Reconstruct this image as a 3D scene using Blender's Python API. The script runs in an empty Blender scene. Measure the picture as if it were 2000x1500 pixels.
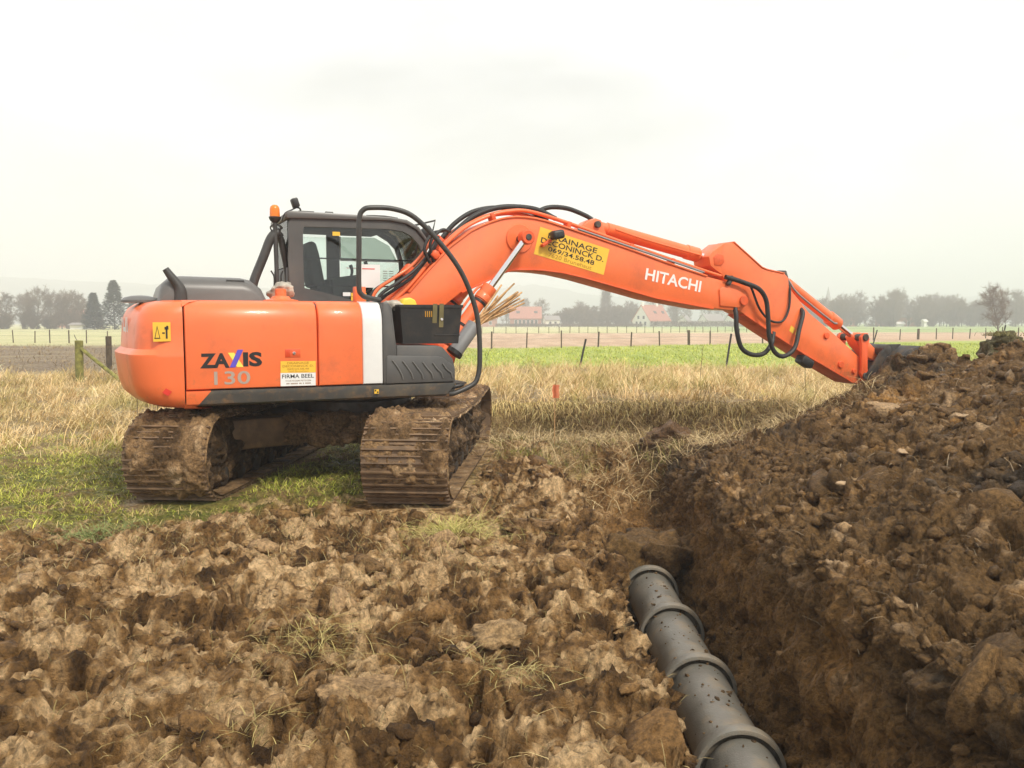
import bpy, bmesh, math, random
import numpy as np
from mathutils import Vector, Matrix

PI = math.pi
rad = math.radians
SC = bpy.context.scene
COL = SC.collection

# ------------------------------------------------------------------ camera
cam_data = bpy.data.cameras.new('camera')
cam_data.sensor_width = 36.0
cam_data.lens = 29.34
cam_data.clip_start = 0.05
cam_data.clip_end = 9000
cam = bpy.data.objects.new('camera', cam_data)
COL.objects.link(cam)
cam.location = (0, 0, 1.57)
cam.rotation_euler = (rad(90) - math.atan(129 / 1630.0), 0, 0)
SC.camera = cam

# ------------------------------------------------------------------ sky and sun
SUN_EL, SUN_AZ = rad(48), rad(140)      # azimuth measured from +Y towards +X
world = bpy.data.worlds.new('World')
SC.world = world
world.use_nodes = True
wn, wl = world.node_tree.nodes, world.node_tree.links
wn.clear()
wo = wn.new('ShaderNodeOutputWorld')
bg = wn.new('ShaderNodeBackground')
bg.inputs['Strength'].default_value = 0.1
sky = wn.new('ShaderNodeTexSky')
sky.sky_type = 'NISHITA'
sky.sun_disc = False
sky.sun_elevation = SUN_EL
sky.sun_rotation = SUN_AZ
sky.dust_density = 4.0
tc = wn.new('ShaderNodeTexCoord')
mp = wn.new('ShaderNodeMapping')
mp.inputs['Scale'].default_value = (1.0, 1.0, 2.6)
mp.inputs['Location'].default_value = (8.8, 0.3, 4.1)
nz = wn.new('ShaderNodeTexNoise')
nz.inputs['Scale'].default_value = 1.7
nz.inputs['Detail'].default_value = 7
nz.inputs['Roughness'].default_value = 0.5
nz.inputs['Distortion'].default_value = 0.35
rp = wn.new('ShaderNodeValToRGB')
rp.color_ramp.elements[0].position = 0.36
rp.color_ramp.elements[0].color = (0.56, 0.57, 0.565, 1)
rp.color_ramp.elements[1].position = 0.74
rp.color_ramp.elements[1].color = (1.0, 1.0, 1.0, 1)
vm = wn.new('ShaderNodeVectorMath')
vm.operation = 'SCALE'
vm.inputs['Scale'].default_value = 6.3
mx = wn.new('ShaderNodeMix')
mx.data_type = 'RGBA'
mx.inputs['Factor'].default_value = 0.98
wl.new(tc.outputs['Generated'], mp.inputs['Vector'])
wl.new(mp.outputs['Vector'], nz.inputs['Vector'])
wl.new(nz.outputs['Fac'], rp.inputs['Fac'])
wl.new(rp.outputs['Color'], vm.inputs[0])
wl.new(sky.outputs['Color'], mx.inputs['A'])
wl.new(vm.outputs['Vector'], mx.inputs['B'])
wl.new(mx.outputs['Result'], bg.inputs['Color'])
wl.new(bg.outputs['Background'], wo.inputs['Surface'])

sun_data = bpy.data.lights.new('sun', 'SUN')
sun_data.energy = 1.5
sun_data.angle = rad(12)
sun_data.color = (1.0, 0.94, 0.82)
sun = bpy.data.objects.new('sun', sun_data)
COL.objects.link(sun)
to_sun = Vector((math.cos(SUN_EL) * math.sin(SUN_AZ), math.cos(SUN_EL) * math.cos(SUN_AZ), math.sin(SUN_EL)))
sun.rotation_euler = to_sun.to_track_quat('Z', 'Y').to_euler()

SC.view_settings.view_transform = 'Standard'
SC.view_settings.look = 'None'
SC.view_settings.exposure = 1.3
SC.view_settings.gamma = 1.0
SC.render.engine = 'CYCLES'
SC.cycles.max_bounces = 8
SC.cycles.transparent_max_bounces = 12
SC.cycles.volume_bounces = 1

# ------------------------------------------------------------------ numpy noise
_rng = np.random.RandomState(7)
_perm = _rng.permutation(256).astype(np.int32)
_perm = np.concatenate([_perm, _perm, _perm])
_g = _rng.normal(size=(256, 3))
_g /= np.linalg.norm(_g, axis=1)[:, None]


def perlin(x, y, z):
    x = np.asarray(x, float); y = np.asarray(y, float); z = np.asarray(z, float) + np.zeros_like(x)
    xi = np.floor(x).astype(np.int64); yi = np.floor(y).astype(np.int64); zi = np.floor(z).astype(np.int64)
    xf, yf, zf = x - xi, y - yi, z - zi
    u = xf * xf * xf * (xf * (xf * 6 - 15) + 10)
    v = yf * yf * yf * (yf * (yf * 6 - 15) + 10)
    w = zf * zf * zf * (zf * (zf * 6 - 15) + 10)
    X, Y, Z = xi & 255, yi & 255, zi & 255

    def gr(a, b, c):
        h = _perm[_perm[_perm[(X + a) & 255] + ((Y + b) & 255)] + ((Z + c) & 255)]
        g = _g[h]
        return g[..., 0] * (xf - a) + g[..., 1] * (yf - b) + g[..., 2] * (zf - c)
    x00 = gr(0, 0, 0) + u * (gr(1, 0, 0) - gr(0, 0, 0))
    x10 = gr(0, 1, 0) + u * (gr(1, 1, 0) - gr(0, 1, 0))
    x01 = gr(0, 0, 1) + u * (gr(1, 0, 1) - gr(0, 0, 1))
    x11 = gr(0, 1, 1) + u * (gr(1, 1, 1) - gr(0, 1, 1))
    y0 = x00 + v * (x10 - x00)
    y1 = x01 + v * (x11 - x01)
    return (y0 + w * (y1 - y0)) * 1.5


def fbm(x, y, z, octs=4, gain=0.5):
    s = 0; a = 1; f = 1; t = 0
    for i in range(octs):
        s = s + a * perlin(x * f + 17.3 * i, y * f - 9.1 * i, z * f + 4.7 * i)
        t += a; a *= gain; f *= 2.03
    return s / t


def billow(x, y, z, octs=3, gain=0.5):
    s = 0; a = 1; f = 1; t = 0
    for i in range(octs):
        s = s + a * np.abs(perlin(x * f + 31.7 * i, y * f + 3.3 * i, z * f - 7.9 * i))
        t += a; a *= gain; f *= 2.1
    return s / t


def ss(a, b, x):
    t = np.clip((np.asarray(x, float) - a) / (b - a), 0, 1)
    return t * t * (3 - 2 * t)


# ------------------------------------------------------------------ materials
def new_mat(name):
    m = bpy.data.materials.new(name)
    m.use_nodes = True
    nt = m.node_tree
    b = nt.nodes['Principled BSDF']
    return m, nt.nodes, nt.links, b


def tex_noise(n, l, scale, detail=4, coord='Object', rough=0.55):
    t = n.new('ShaderNodeTexCoord')
    z = n.new('ShaderNodeTexNoise')
    z.inputs['Scale'].default_value = scale
    z.inputs['Detail'].default_value = detail
    z.inputs['Roughness'].default_value = rough
    l.new(t.outputs[coord], z.inputs['Vector'])
    return z


def ramp(n, l, src, stops):
    r = n.new('ShaderNodeValToRGB')
    cr = r.color_ramp
    while len(cr.elements) < len(stops):
        cr.elements.new(0.5)
    for e, (p, c) in zip(cr.elements, stops):
        e.position = p
        e.color = (*c, 1) if len(c) == 3 else c
    l.new(src, r.inputs['Fac'])
    return r


def simple(name, col, rough=0.5, metal=0.0, var=0.12, scale=6.0, bump=0.0, bscale=60, spec=0.5, dirt=None, dirt_amt=0.0, coat=0.0, splash=0.0):
    m, n, l, b = new_mat(name)
    b.inputs['Roughness'].default_value = rough
    b.inputs['Metallic'].default_value = metal
    b.inputs['Specular IOR Level'].default_value = spec
    b.inputs['Coat Weight'].default_value = coat
    z = tex_noise(n, l, scale)
    lo = tuple(c * (1 - var) for c in col)
    hi = tuple(min(1, c * (1 + var)) for c in col)
    r = ramp(n, l, z.outputs['Fac'], [(0.3, lo), (0.7, hi)])
    out = r.outputs['Color']
    if dirt:
        z2 = tex_noise(n, l, scale * 0.7 + 1.3, 9, rough=0.7)
        r2 = ramp(n, l, z2.outputs['Fac'], [(0.5, (0, 0, 0)), (0.78, (dirt_amt,) * 3)])
        mix = n.new('ShaderNodeMix'); mix.data_type = 'RGBA'
        l.new(r2.outputs['Color'], mix.inputs['Factor'])
        l.new(out, mix.inputs['A'])
        mix.inputs['B'].default_value = (*dirt, 1)
        out = mix.outputs['Result']
        rr = n.new('ShaderNodeMath'); rr.operation = 'MULTIPLY_ADD'
        l.new(r2.outputs['Color'], rr.inputs[0]); rr.inputs[1].default_value = 0.4; rr.inputs[2].default_value = rough
        l.new(rr.outputs[0], b.inputs['Roughness'])
    if splash:
        t4 = n.new('ShaderNodeTexCoord'); sp4 = n.new('ShaderNodeSeparateXYZ'); l.new(t4.outputs['Object'], sp4.inputs[0])
        z4 = tex_noise(n, l, 9, 8, rough=0.75)
        a4 = n.new('ShaderNodeMath'); a4.operation = 'MULTIPLY_ADD'
        l.new(sp4.outputs['Z'], a4.inputs[0]); a4.inputs[1].default_value = -0.55; l.new(z4.outputs['Fac'], a4.inputs[2])
        r4 = ramp(n, l, a4.outputs[0], [(0.02, (0, 0, 0)), (0.20, (splash,) * 3)])
        mi4 = n.new('ShaderNodeMix'); mi4.data_type = 'RGBA'
        l.new(r4.outputs['Color'], mi4.inputs['Factor']); l.new(out, mi4.inputs['A'])
        mi4.inputs['B'].default_value = (0.30, 0.17, 0.08, 1)
        out = mi4.outputs['Result']
    l.new(out, b.inputs['Base Color'])
    if bump:
        z3 = tex_noise(n, l, bscale, 5)
        bp = n.new('ShaderNodeBump')
        bp.inputs['Strength'].default_value = bump
        bp.inputs['Distance'].default_value = 0.01
        l.new(z3.outputs['Fac'], bp.inputs['Height'])
        l.new(bp.outputs['Normal'], b.inputs['Normal'])
    return m


def attr_mat(name, rough=0.8, nscale=35.0, namp=0.5, bump=0.6, bscale=90, bdist=0.02, spec=0.4, wet=0.0):
    """base colour from the vertex attribute Col, times a fine noise"""
    m, n, l, b = new_mat(name)
    b.inputs['Roughness'].default_value = rough
    b.inputs['Specular IOR Level'].default_value = spec
    a = n.new('ShaderNodeAttribute'); a.attribute_name = 'Col'
    out = a.outputs['Color']
    if namp:
        z = tex_noise(n, l, nscale, 6, rough=0.65)
        r = ramp(n, l, z.outputs['Fac'], [(0.28, (1 - namp,) * 3), (0.72, (1 + namp,) * 3)])
        mix = n.new('ShaderNodeMix'); mix.data_type = 'RGBA'; mix.blend_type = 'MULTIPLY'
        mix.inputs['Factor'].default_value = 1
        l.new(out, mix.inputs['A']); l.new(r.outputs['Color'], mix.inputs['B'])
        out = mix.outputs['Result']
    l.new(out, b.inputs['Base Color'])
    if wet:
        zw = tex_noise(n, l, 7, 6, rough=0.7)
        rw = ramp(n, l, zw.outputs['Fac'], [(0.42, (rough,) * 3), (0.60, (wet,) * 3)])
        l.new(rw.outputs['Color'], b.inputs['Roughness'])
    if bump:
        z3 = tex_noise(n, l, bscale, 8, rough=0.7)
        bp = n.new('ShaderNodeBump')
        bp.inputs['Strength'].default_value = bump
        bp.inputs['Distance'].default_value = bdist
        l.new(z3.outputs['Fac'], bp.inputs['Height'])
        l.new(bp.outputs['Normal'], b.inputs['Normal'])
    return m


def glass_mat(name, tint, clear=0.86):
    m, n, l, b = new_mat(name)
    n.remove(b)
    out = n['Material Output']
    tr = n.new('ShaderNodeBsdfTransparent'); tr.inputs['Color'].default_value = (*tint, 1)
    gl = n.new('ShaderNodeBsdfGlossy'); gl.inputs['Roughness'].default_value = 0.03
    fr = n.new('ShaderNodeFresnel'); fr.inputs['IOR'].default_value = 1.5
    mi = n.new('ShaderNodeMixShader')
    l.new(fr.outputs[0], mi.inputs[0]); l.new(tr.outputs[0], mi.inputs[1]); l.new(gl.outputs[0], mi.inputs[2])
    l.new(mi.outputs[0], out.inputs['Surface'])
    return m


MUD_D = (0.10, 0.055, 0.022)
M = {}
M['orange'] = simple('orange_paint', (0.88, 0.182, 0.056), 0.36, var=0.07, scale=2.2, dirt=(0.42, 0.11, 0.05), dirt_amt=0.55, coat=0.15, splash=0.6)
M['orange2'] = simple('orange_steel', (0.80, 0.115, 0.028), 0.45, var=0.1, scale=3, dirt=(0.24, 0.06, 0.02), dirt_amt=0.7, bump=0.05)
M['grey'] = simple('dark_grey_plastic', (0.085, 0.083, 0.08), 0.5, var=0.15, scale=4, bump=0.1, bscale=200, dirt=(0.2, 0.15, 0.1), dirt_amt=0.3)
M['skirt'] = simple('dirty_grey_skirt', (0.08, 0.078, 0.072), 0.5, var=0.2, scale=4, dirt=(0.25, 0.17, 0.08), dirt_amt=0.75, splash=0.7)
M['hood'] = simple('grey_hood', (0.12, 0.115, 0.108), 0.38, var=0.1, scale=3)
M['black'] = simple('black_plastic', (0.02, 0.02, 0.02), 0.45, var=0.2, scale=8, dirt=(0.16, 0.11, 0.06), dirt_amt=0.25)
M['rubber'] = simple('black_rubber', (0.022, 0.021, 0.02), 0.55, var=0.25, scale=12)
M['tube'] = simple('grey_tube_metal', (0.05, 0.048, 0.045), 0.42, var=0.15, scale=9)
M['chrome'] = simple('chrome', (0.80, 0.80, 0.80), 0.12, 1.0, var=0.04)
M['steel'] = simple('worn_steel', (0.09, 0.082, 0.075), 0.5, 0.6, var=0.35, scale=9, dirt=MUD_D, dirt_amt=0.9, bump=0.2)
M['greytube'] = simple('galvanised_tube', (0.30, 0.30, 0.30), 0.45, 0.3, var=0.1)
M['white'] = simple('white_paint', (0.80, 0.80, 0.78), 0.4, var=0.04)
M['yellow'] = simple('yellow_sticker', (0.86, 0.52, 0.05), 0.5, var=0.05)
M['logo_yellow'] = simple('logo_yellow', (0.92, 0.76, 0.12), 0.5, var=0.04)
M['yplastic'] = simple('yellow_plastic', (0.88, 0.62, 0.05), 0.4, var=0.05)
M['print_black'] = simple('black_print', (0.018, 0.017, 0.017), 0.5, var=0.05)
M['print_grey'] = simple('grey_print', (0.42, 0.33, 0.27), 0.5, var=0.05)
M['print_white'] = simple('white_print', (0.85, 0.80, 0.77), 0.5, var=0.04)
M['print_gold'] = simple('gold_print', (0.50, 0.26, 0.02), 0.5, var=0.05)
M['print_red'] = simple('red_print', (0.70, 0.035, 0.02), 0.5, var=0.05)
M['print_blue'] = simple('violet_print', (0.12, 0.08, 0.55), 0.5, var=0.05)
M['latch'] = simple('latch_orange', (0.62, 0.06, 0.012), 0.5)
M['amber'] = simple('amber_plastic', (0.85, 0.22, 0.02), 0.2, var=0.1)
M['shoe'] = simple('muddy_track_steel', (0.16, 0.10, 0.055), 0.55, 0.15, var=0.3, scale=9, dirt=(0.36, 0.22, 0.11), dirt_amt=0.9, bump=0.4, bscale=40)
M['glass'] = glass_mat('cab_glass', (0.93, 0.97, 0.955))
M['bucket'] = simple('worn_dark_bucket', (0.035, 0.031, 0.028), 0.6, 0.0, var=0.5, scale=7, dirt=(0.16, 0.095, 0.045), dirt_amt=0.8, bump=0.3, bscale=30)
M['tint'] = glass_mat('tinted_glass', (0.62, 0.68, 0.64))
M['pane'] = simple('house_window_pane', (0.05, 0.055, 0.06), 0.1, var=0.1)
M['seat'] = simple('seat_fabric', (0.045, 0.05, 0.045), 0.9, var=0.2, scale=20)
M['concrete'] = simple('grey_concrete', (0.19, 0.178, 0.150), 0.36, var=0.30, scale=3.5, bump=0.3, bscale=90, dirt=(0.36, 0.25, 0.14), dirt_amt=0.85, spec=0.6)
M['strap'] = simple('olive_strap', (0.17, 0.14, 0.06), 0.8, var=0.2)
M['chip'] = simple('pale_chip', (0.44, 0.30, 0.17), 0.9, var=0.35, scale=30, bump=0.5, bscale=60)
M['rag'] = simple('pale_sack', (0.40, 0.36, 0.30), 0.9, var=0.45, scale=14, bump=0.6, bscale=30)
M['stake'] = simple('pale_wood', (0.52, 0.31, 0.14), 0.75, var=0.5, scale=14)
M['post'] = simple('weathered_post', (0.085, 0.06, 0.035), 0.85, var=0.4, scale=12, bump=0.4, bscale=30)
M['palepost'] = simple('pale_post', (0.22, 0.18, 0.10), 0.85, var=0.3)
M['moss'] = simple('mossy_post', (0.20, 0.19, 0.045), 0.9, var=0.5, scale=9, bump=0.4, bscale=30)
M['wire'] = simple('fence_wire', (0.12, 0.11, 0.10), 0.5, 0.5)
M['bark'] = simple('bark', (0.13, 0.105, 0.085), 0.9, var=0.3, scale=1.5)
M['twig'] = simple('twigs', (0.17, 0.115, 0.08), 0.9, var=0.3, scale=0.4)
M['needle'] = simple('conifer_needles', (0.018, 0.028, 0.013), 0.8, var=0.5, scale=0.8)
M['brick'] = simple('pink_brick', (0.44, 0.21, 0.15), 0.85, var=0.15, scale=2)
M['rooftile'] = simple('red_roof_tile', (0.42, 0.17, 0.12), 0.8, var=0.15, scale=2)
M['greyroof'] = simple('grey_roof_tile', (0.28, 0.25, 0.235), 0.8, var=0.12, scale=2)
M['whitewash'] = simple('whitewashed_wall', (0.80, 0.78, 0.72), 0.8, var=0.06, scale=1)
M['hill'] = simple('far_wooded_hill', (0.06, 0.065, 0.05), 0.95, var=0.5, scale=0.02)
M['ground'] = attr_mat('soil_and_grass', 0.8, 34, 0.7, 1.0, 50, 0.06, 0.28, 0.34)
M['clod'] = attr_mat('clod_soil', 0.8, 40, 0.7, 1.0, 60, 0.04, 0.28, 0.34)
M['blade'] = attr_mat('grass_blade', 0.65, 1, 0.0, 0.0, spec=0.3)


# ------------------------------------------------------------------ object helpers
def empty(name, loc=(0, 0, 0), rz=0.0, parent=None):
    o = bpy.data.objects.new(name, None)
    o.empty_display_size = 0.2
    COL.objects.link(o)
    o.location = loc
    o.rotation_euler = (0, 0, rz)
    if parent:
        o.parent = parent
    return o


def tag(o, label=None, cat=None, group=None, kind=None):
    if label: o['label'] = label
    if cat: o['category'] = cat
    if group: o['group'] = group
    if kind: o['kind'] = kind
    return o


def finish(me, mat, smooth):
    if mat is not None:
        me.materials.append(mat)
    if smooth is not None:
        me.polygons.foreach_set('use_smooth', [True] * len(me.polygons))
        try:
            me.set_sharp_from_angle(angle=rad(smooth))
        except Exception:
            pass
    me.update()


def link(name, me, parent=None):
    o = bpy.data.objects.new(name, me)
    COL.objects.link(o)
    if parent:
        o.parent = parent
    return o


def from_bm(name, bm, mat, parent=None, smooth=35):
    me = bpy.data.meshes.new(name)
    bmesh.ops.recalc_face_normals(bm, faces=bm.faces)
    bm.to_mesh(me)
    bm.free()
    finish(me, mat, smooth)
    return link(name, me, parent)


def from_np(name, V, F, mat, parent=None, smooth=None, cols=None):
    """V (n,3), F (m,k)"""
    V = np.asarray(V, np.float32); F = np.asarray(F, np.int32)
    me = bpy.data.meshes.new(name)
    k = F.shape[1]
    me.vertices.add(len(V)); me.vertices.foreach_set('co', V.ravel())
    me.loops.add(F.size); me.loops.foreach_set('vertex_index', F.ravel())
    me.polygons.add(len(F))
    me.polygons.foreach_set('loop_start', np.arange(0, F.size, k, dtype=np.int32))
    if smooth:
        me.polygons.foreach_set('use_smooth', np.ones(len(F), bool))
    me.update(calc_edges=True)
    if cols is not None:
        ca = me.color_attributes.new('Col', 'FLOAT_COLOR', 'POINT')
        c4 = np.ones((len(V), 4), np.float32); c4[:, :3] = cols
        ca.data.foreach_set('color', c4.ravel())
    if mat is not None:
        me.materials.append(mat)
    return link(name, me, parent)


def bevel_bm(bm, w, seg=2, ang=28):
    if w <= 0: return
    ed = [e for e in bm.edges if len(e.link_faces) == 2 and e.calc_face_angle(0) > rad(ang)]
    if ed:
        bmesh.ops.bevel(bm, geom=ed, offset=w, segments=seg, affect='EDGES', clamp_overlap=True, profile=0.5)


def prism(name, outline, v0, v1, mat, parent, bevel=0.012, seg=2, smooth=35):
    """extrude a (u,w) outline between the side offsets v0..v1 (v towards the machine's right = local -Y)"""
    bm = bmesh.new()
    a = [bm.verts.new((u, -v0, w)) for u, w in outline]
    b = [bm.verts.new((u, -v1, w)) for u, w in outline]
    n = len(outline)
    bm.faces.new(a); bm.faces.new(list(reversed(b)))
    for i in range(n):
        bm.faces.new((a[i], b[i], b[(i + 1) % n], a[(i + 1) % n]))
    bmesh.ops.recalc_face_normals(bm, faces=bm.faces)
    bevel_bm(bm, bevel, seg)
    return from_bm(name, bm, mat, parent, smooth)


def box(name, c, s, mat, parent=None, bevel=0.01, rot=None, seg=2, smooth=35):
    bm = bmesh.new()
    bmesh.ops.create_cube(bm, size=1)
    for v in bm.verts:
        v.co = Vector((v.co.x * s[0], v.co.y * s[1], v.co.z * s[2]))
    bevel_bm(bm, bevel, seg)
    mt = Matrix.Translation(Vector(c))
    if rot is not None:
        mt = mt @ rot.to_4x4()
    bmesh.ops.transform(bm, matrix=mt, verts=bm.verts)
    return from_bm(name, bm, mat, parent, smooth)


def catmull(pts, n=6):
    P = [Vector(p) for p in pts]
    if len(P) < 3 or n <= 1:
        return P
    out = []
    Q = [2 * P[0] - P[1]] + P + [2 * P[-1] - P[-2]]
    for i in range(1, len(Q) - 2):
        p0, p1, p2, p3 = Q[i - 1], Q[i], Q[i + 1], Q[i + 2]
        for k in range(n):
            t = k / n
            out.append(0.5 * ((2 * p1) + (p2 - p0) * t + (2 * p0 - 5 * p1 + 4 * p2 - p3) * t * t + (3 * p1 - p0 - 3 * p2 + p3) * t ** 3))
    out.append(P[-1])
    return out


def add_tube(bm, pts, r, seg=10, r_end=None):
    rings = []
    n = len(pts)
    up = Vector((0.13, 0.21, 0.97))
    for i, p in enumerate(pts):
        d = (pts[min(i + 1, n - 1)] - pts[max(i - 1, 0)]).normalized()
        if abs(d.dot(up)) > 0.95:
            up = Vector((0.9, 0.3, 0.1))
        a = d.cross(up).normalized(); b = d.cross(a).normalized()
        up = -b if b.dot(up) < 0 else b
        b = up
        a = d.cross(b).normalized()
        rr = r if r_end is None else r + (r_end - r) * i / max(1, n - 1)
        rings.append([bm.verts.new(p + rr * (math.cos(2 * PI * k / seg) * a + math.sin(2 * PI * k / seg) * b)) for k in range(seg)])
    for i in range(n - 1):
        for k in range(seg):
            bm.faces.new((rings[i][k], rings[i][(k + 1) % seg], rings[i + 1][(k + 1) % seg], rings[i + 1][k]))
    bm.faces.new(list(reversed(rings[0]))); bm.faces.new(rings[-1])


def tube(name, pts, r, mat, parent, n=6, seg=10, r_end=None):
    bm = bmesh.new()
    add_tube(bm, catmull(pts, n), r, seg, r_end)
    return from_bm(name, bm, mat, parent, 50)


def lathe(name, p0, p1, prof, mat, parent=None, seg=24, smooth=40):
    """profile list of (distance along axis, radius)"""
    p0, p1 = Vector(p0), Vector(p1)
    q = (p1 - p0).to_track_quat('Z', 'Y')
    bm = bmesh.new()
    rings = []
    for t, r in prof:
        rings.append([bm.verts.new(p0 + q @ Vector((r * math.cos(2 * PI * k / seg), r * math.sin(2 * PI * k / seg), t))) for k in range(seg)])
    for i in range(len(prof) - 1):
        for k in range(seg):
            bm.faces.new((rings[i][k], rings[i][(k + 1) % seg], rings[i + 1][(k + 1) % seg], rings[i + 1][k]))
    bm.faces.new(list(reversed(rings[0]))); bm.faces.new(rings[-1])
    return from_bm(name, bm, mat, parent, smooth)


def rod(name, p0, p1, r, mat, parent=None, seg=20, b=0.006):
    L = (Vector(p1) - Vector(p0)).length
    return lathe(name, p0, p1, [(0, r - b), (b, r), (L - b, r), (L, r - b)], mat, parent, seg)


def U(u, v, w):
    return Vector((u, -v, w))


def quad_sheet(name, pts, mat, parent):
    me = bpy.data.meshes.new(name)
    me.from_pydata([tuple(p) for p in pts], [], [tuple(range(len(pts)))])
    finish(me, mat, None)
    return link(name, me, parent)


def lettering(name, s, u, w, width, height, v, mat, parent, tilt=0.0, bold=0.0, shear=0.0):
    """flat print on a plane at side offset v; (u,w) is the lower left corner"""
    cu = bpy.data.curves.new('print', 'FONT')
    cu.body = s; cu.size = 1.0; cu.offset = bold; cu.shear = shear
    cu.resolution_u = 3
    ob = bpy.data.objects.new('print', cu)
    me = bpy.data.meshes.new_from_object(ob)
    bpy.data.objects.remove(ob)
    bpy.data.curves.remove(cu)
    n = len(me.vertices)
    co = np.empty(n * 3, np.float32); me.vertices.foreach_get('co', co); co = co.reshape(-1, 3)
    mn, mxx = co.min(0), co.max(0)
    x = (co[:, 0] - mn[0]) / (mxx[0] - mn[0]) * width
    y = (co[:, 1] - mn[1]) / (mxx[1] - mn[1]) * height
    c, sn = math.cos(tilt), math.sin(tilt)
    out = np.stack([u + x * c - y * sn, np.full(n, -v), w + x * sn + y * c], 1)
    me.vertices.foreach_set('co', out.astype(np.float32).ravel())
    me.materials.clear(); me.materials.append(mat)
    me.update()
    me.name = name
    return link(name, me, parent)


def side_sheet(name, pts, v, mat, parent):
    return quad_sheet(name, [U(a, v, b) for a, b in pts], mat, parent)

# ------------------------------------------------------------------ ground (one sheet to the horizon)
MX, MY, MYAW = -1.69, 8.79, rad(25)          # slewing centre and heading of the excavator
THEAD = rad(86)                              # heading of the tracks
TC = (-1.765, 8.72)


def track_uv(X, Y):
    dx, dy = X - TC[0], Y - TC[1]
    return dx * math.cos(THEAD) + dy * math.sin(THEAD), dx * math.sin(THEAD) - dy * math.cos(THEAD)


def base_h(X, Y):
    X = np.asarray(X, float); Y = np.asarray(Y, float)
    z = -0.0055 * np.clip(Y - 50, 0, 900)
    z = z + 0.05 * fbm(X * 0.35, Y * 0.35, 1.0, 3) * ss(60, 20, Y)
    # trench
    wob = 0.07 * perlin(Y * 1.3, 0 * Y, 3.1) + 0.04 * perlin(Y * 4.1, 0 * Y, 8.1)
    depth = 1.27 - 0.42 * ss(7.7, 8.2, Y) - 0.25 * ss(8.3, 9.4, Y) - 0.60 * ss(9.0, 10.9, Y)
    xl = 0.64 + wob - 0.36 * ss(7.6, 9.6, Y)
    xr = 1.56 + 0.5 * wob + 0.08 * ss(7.0, 9.5, Y)
    open_ = 1 - ss(10.0, 11.0, Y)
    left = ss(xl, xl + 0.13 + 0.40 * ss(7.6, 9, Y), X)
    right = 1 - ss(xr, xr + 0.36, X)
    z = z - depth * left * right * open_
    # spoil heap
    x0 = 1.72 + 1.2 * ss(8.6, 11.2, Y)
    xc = 4.6 + 1.0 * ss(5.0, 9.5, Y)
    hc = 1.14 + 0.14 * np.exp(-((Y - 9.3) / 0.6) ** 2) * ss(5.3, 5.7, X) - 0.04 * ss(5.5, 5.0, X) - 0.32 * np.exp(-((Y - 10.15) / 0.28) ** 2) + 0.05 * np.exp(-((Y - 11.0) / 0.5) ** 2)
    t = np.clip((X - x0) / (xc - x0), 0, 1)
    prof = 0.55 * t + 0.45 * t * t * (3 - 2 * t) + 0.10 * np.sin(PI * np.clip(t * 1.0, 0, 1))
    prof = prof * (1 - ss(xc + 0.25, xc + 2.6, X))
    fy = 1 - ss(11.1, 12.4, Y + 0.62 * np.clip(5.45 - X, 0, 3.2))
    z = z + hc * prof * fy * ss(-9, -5, Y)
    z = z - 0.42 * np.exp(-((X - 5.62 - 0.55 * (Y - 10.25)) / 0.16) ** 2) * ss(9.6, 10.0, Y) * fy * ss(4.0, 5.2, X)
    # small raised rim of dug soil on the left lip
    z = z + 0.05 * np.exp(-((X - xl + 0.25) / 0.25) ** 2) * open_
    # ditch behind the machine
    dm = ss(-5.0, -2.0, X) * (1 - ss(4.0, 5.5, X))
    by = Y + 0.28 * perlin(X * 0.8, 0 * X, 5.5) + 0.12 * perlin(X * 2.7, 0 * X, 2.5)
    z = z - dm * 0.16 * ss(10.2, 11.6, Y) * (1 - ss(11.95, 12.25, by))
    z = z + dm * 0.30 * ss(11.95, 12.35, by) * (1 - ss(13, 24, Y))
    # rough ploughed strip on the far left
    z = z + 0.12 * fbm(X * 0.5, Y * 0.9, 4.0, 3) * ss(20, 23, Y) * (1 - ss(46, 50, Y)) * (1 - ss(-6, -3, X))
    return z


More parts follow.
